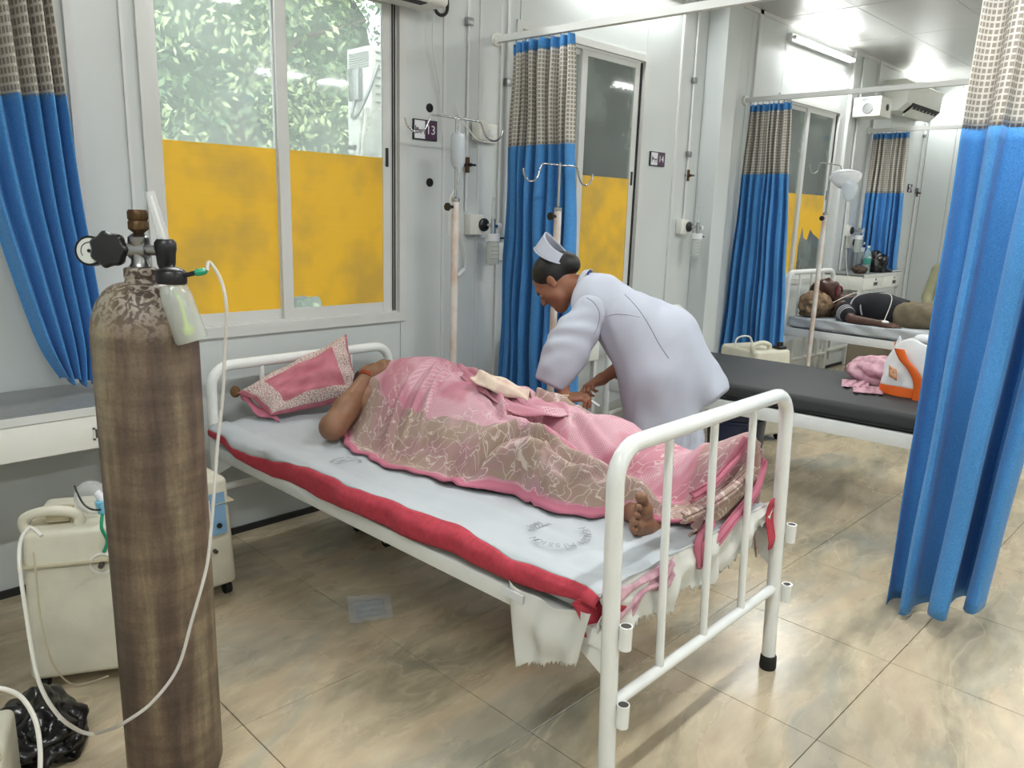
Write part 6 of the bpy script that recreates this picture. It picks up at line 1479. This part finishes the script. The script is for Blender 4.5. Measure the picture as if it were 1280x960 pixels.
# seated visitor in olive behind the foreground curtain
vis = thing('person', 'person in an olive shirt sitting beyond the far bed, mostly hidden by the curtain', 'person', (8.52, 2.28, 0))
V0 = np.array((8.52, 2.30, 0)); hv = V0+np.array((.05, -.02, 1.34)); Hv, gV = head_prims(hv, (-.9, .1, -.2), (0, 0, 1), .98)
vb = Hv+[C(hv-np.array((0, 0, .06)), V0+(.02, 0, 1.12), .05, .06, .04), C(V0+(0, -.15, 1.07), V0+(0, .15, 1.07), .06, .06, .04), C(V0+(.02, 0, 1.05), V0+(0, 0, .56), .11, .12, .05)]
for o in (-1, 1):
    vb += [C(V0+(0, .17*o, 1.06), V0+(-.10, .20*o, .80), .045, .036, .03), C(V0+(-.10, .20*o, .80), V0+(-.28, .13*o, .68), .036, .026, .02)]
    vb += hand_prims(V0+(-.28, .13*o, .68), (-1, 0, -.1), (0, 0, 1), -o, .17)
    vb += [C(V0+(0, .09*o, .52), V0+(-.40, .11*o, .52), .08, .06, .03), C(V0+(-.40, .11*o, .52), V0+(-.42, .11*o, .07), .055, .036, .03), C(V0+(-.42, .11*o, .05), V0+(-.55, .11*o, .03), .035, .03, .02)]
body('body', M_skinM, vis, vb, .008); face_bits(vis, gV, .98)
body('hair', M_hair, vis, [E(hv+np.array((.02, 0, .04)), (.09, .082, .085), None, .02)], .008, cuts=[(hv+np.array((-.03, 0, .02)), (-.9, 0, -.3))])
body('shirt', M_khaki2, vis, [C(V0+(0, -.14, 1.05), V0+(0, .14, 1.05), .078, .078, .05), C(V0+(.02, 0, 1.04), V0+(0, 0, .58), .135, .145, .06)]+[C(V0+(0, .17*o, 1.06), V0+(-.10, .20*o, .80), .062, .052, .03) for o in (-1, 1)]+[C(V0+(-.10, .20*o, .80), V0+(-.24, .15*o, .70), .052, .042, .03) for o in (-1, 1)], .009, cuts=[(V0+(0, 0, .50), (0, 0, -1)), (V0+(0, 0, 1.14), (0, 0, 1))], disp=lambda P: .004*noise3(P, 51, 26))
body('trousers', M_khaki, vis, sum([[C(V0+(.02, .09*o, .53), V0+(-.40, .11*o, .52), .098, .078, .04), C(V0+(-.40, .11*o, .52), V0+(-.42, .11*o, .14), .072, .055, .03)] for o in (-1, 1)], []), .009, cuts=[(V0+(0, 0, .12), (0, 0, -1))])
t = thing('stool', 'plain stool carrying the visitor in olive', 'stool', (8.55, 2.30, 0))
obj('seat', MB().cyl((8.56, 2.30, .40), (8.56, 2.30, .43), .17, 28), M_deskw, t)
for a in (.6, 2.2, 3.8, 5.4): obj('leg', MB().tube([(8.56+.12*math.cos(a), 2.30+.12*math.sin(a), .40), (8.56+.18*math.cos(a), 2.30+.18*math.sin(a), .0)], .011, 10), M_steel, t)
# table with maroon blanket at the right edge
t = thing('trolley_table', 'white topped table at the right edge beyond the foreground curtain', 'table', (8.3, 1.2, 0))
zt_ = .62; obj('top', MB().box((7.9, .5, zt_-.03), (8.7, 1.75, zt_), .005), M_deskw, t)
for x in (7.93, 8.67):
    for y in (.53, 1.72): obj('leg', MB().box((x-.015, y-.015, 0), (x+.015, y+.015, zt_-.03)), M_white, t)
t = thing('blanket', 'dark maroon blanket heaped on the shelf of the table at the right edge', 'blanket', (8.3, 1.2, .2))
crumple('heap', None, None, (8.25, 1.25, .215), (.28, .40, .17), mat('maroon wool', srgb(78, 30, 34), .95, noise=.4, nscale=20), 22, .12, parent=t)
tt = [o for o in bpy.data.objects if o.name.startswith('trolley_table')][0]
obj('shelf', MB().box((7.93, .53, .19), (8.67, 1.72, .213), .003), M_deskw, tt)

# stitched seams of the uniform, laid on the cloth by casting rays at the finished garments
dg = bpy.context.evaluated_depsgraph_get(); dg.update()
from mathutils.bvhtree import BVHTree
def garment(names):
    out = []
    for o in bpy.data.objects:
        if o.parent == nur and o.name.split('.')[0] in names:
            M = nur.matrix_world if False else Matrix.Translation(nur.location); out.append(BVHTree.FromPolygons([M @ v.co for v in o.data.vertices], [p.vertices[:] for p in o.data.polygons]))
    return out
def seam(px, names, m, r_=.0016, nm='seam'):
    tr_ = garment(names); P = []
    for p in smooth_path([(a, b, 0) for a, b in px], 10):
        d = Vector(ray(p[0], p[1])).normalized(); hit = None
        for T_ in tr_:
            h = T_.ray_cast(Vector(CAM), d)
            if h[0] is not None and (hit is None or h[3] < hit[1]): hit = (h[0]-d*.0005, h[3])
        if hit: P.append(np.array(hit[0]))
    if len(P) > 2: obj(nm, MB().tube(P, r_, 6), m, nur)
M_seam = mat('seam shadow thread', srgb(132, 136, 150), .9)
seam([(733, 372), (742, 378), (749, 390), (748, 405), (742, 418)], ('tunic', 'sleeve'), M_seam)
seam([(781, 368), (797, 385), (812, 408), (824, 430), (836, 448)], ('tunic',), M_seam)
seam([(745, 400), (770, 392), (800, 396)], ('tunic',), M_uniform, .0022, 'pleat')

cr = neckb*.55+hc*.45; ca_ = unit(neckb-hc); u = unit(np.cross(ca_, (0, 0, 1))); v = np.cross(ca_, u); nb = Q(731, 357, 0)
obj('collar', MB().grid(np.array([[nb+ca_*(.026*f-.018)+(.064+.012*f)*(math.cos(a)*u+math.sin(a)*v) for a in np.linspace(0, 2*PI, 40)] for f in np.linspace(0, 1, 6)])), M_uniform, nur, solid=.003)
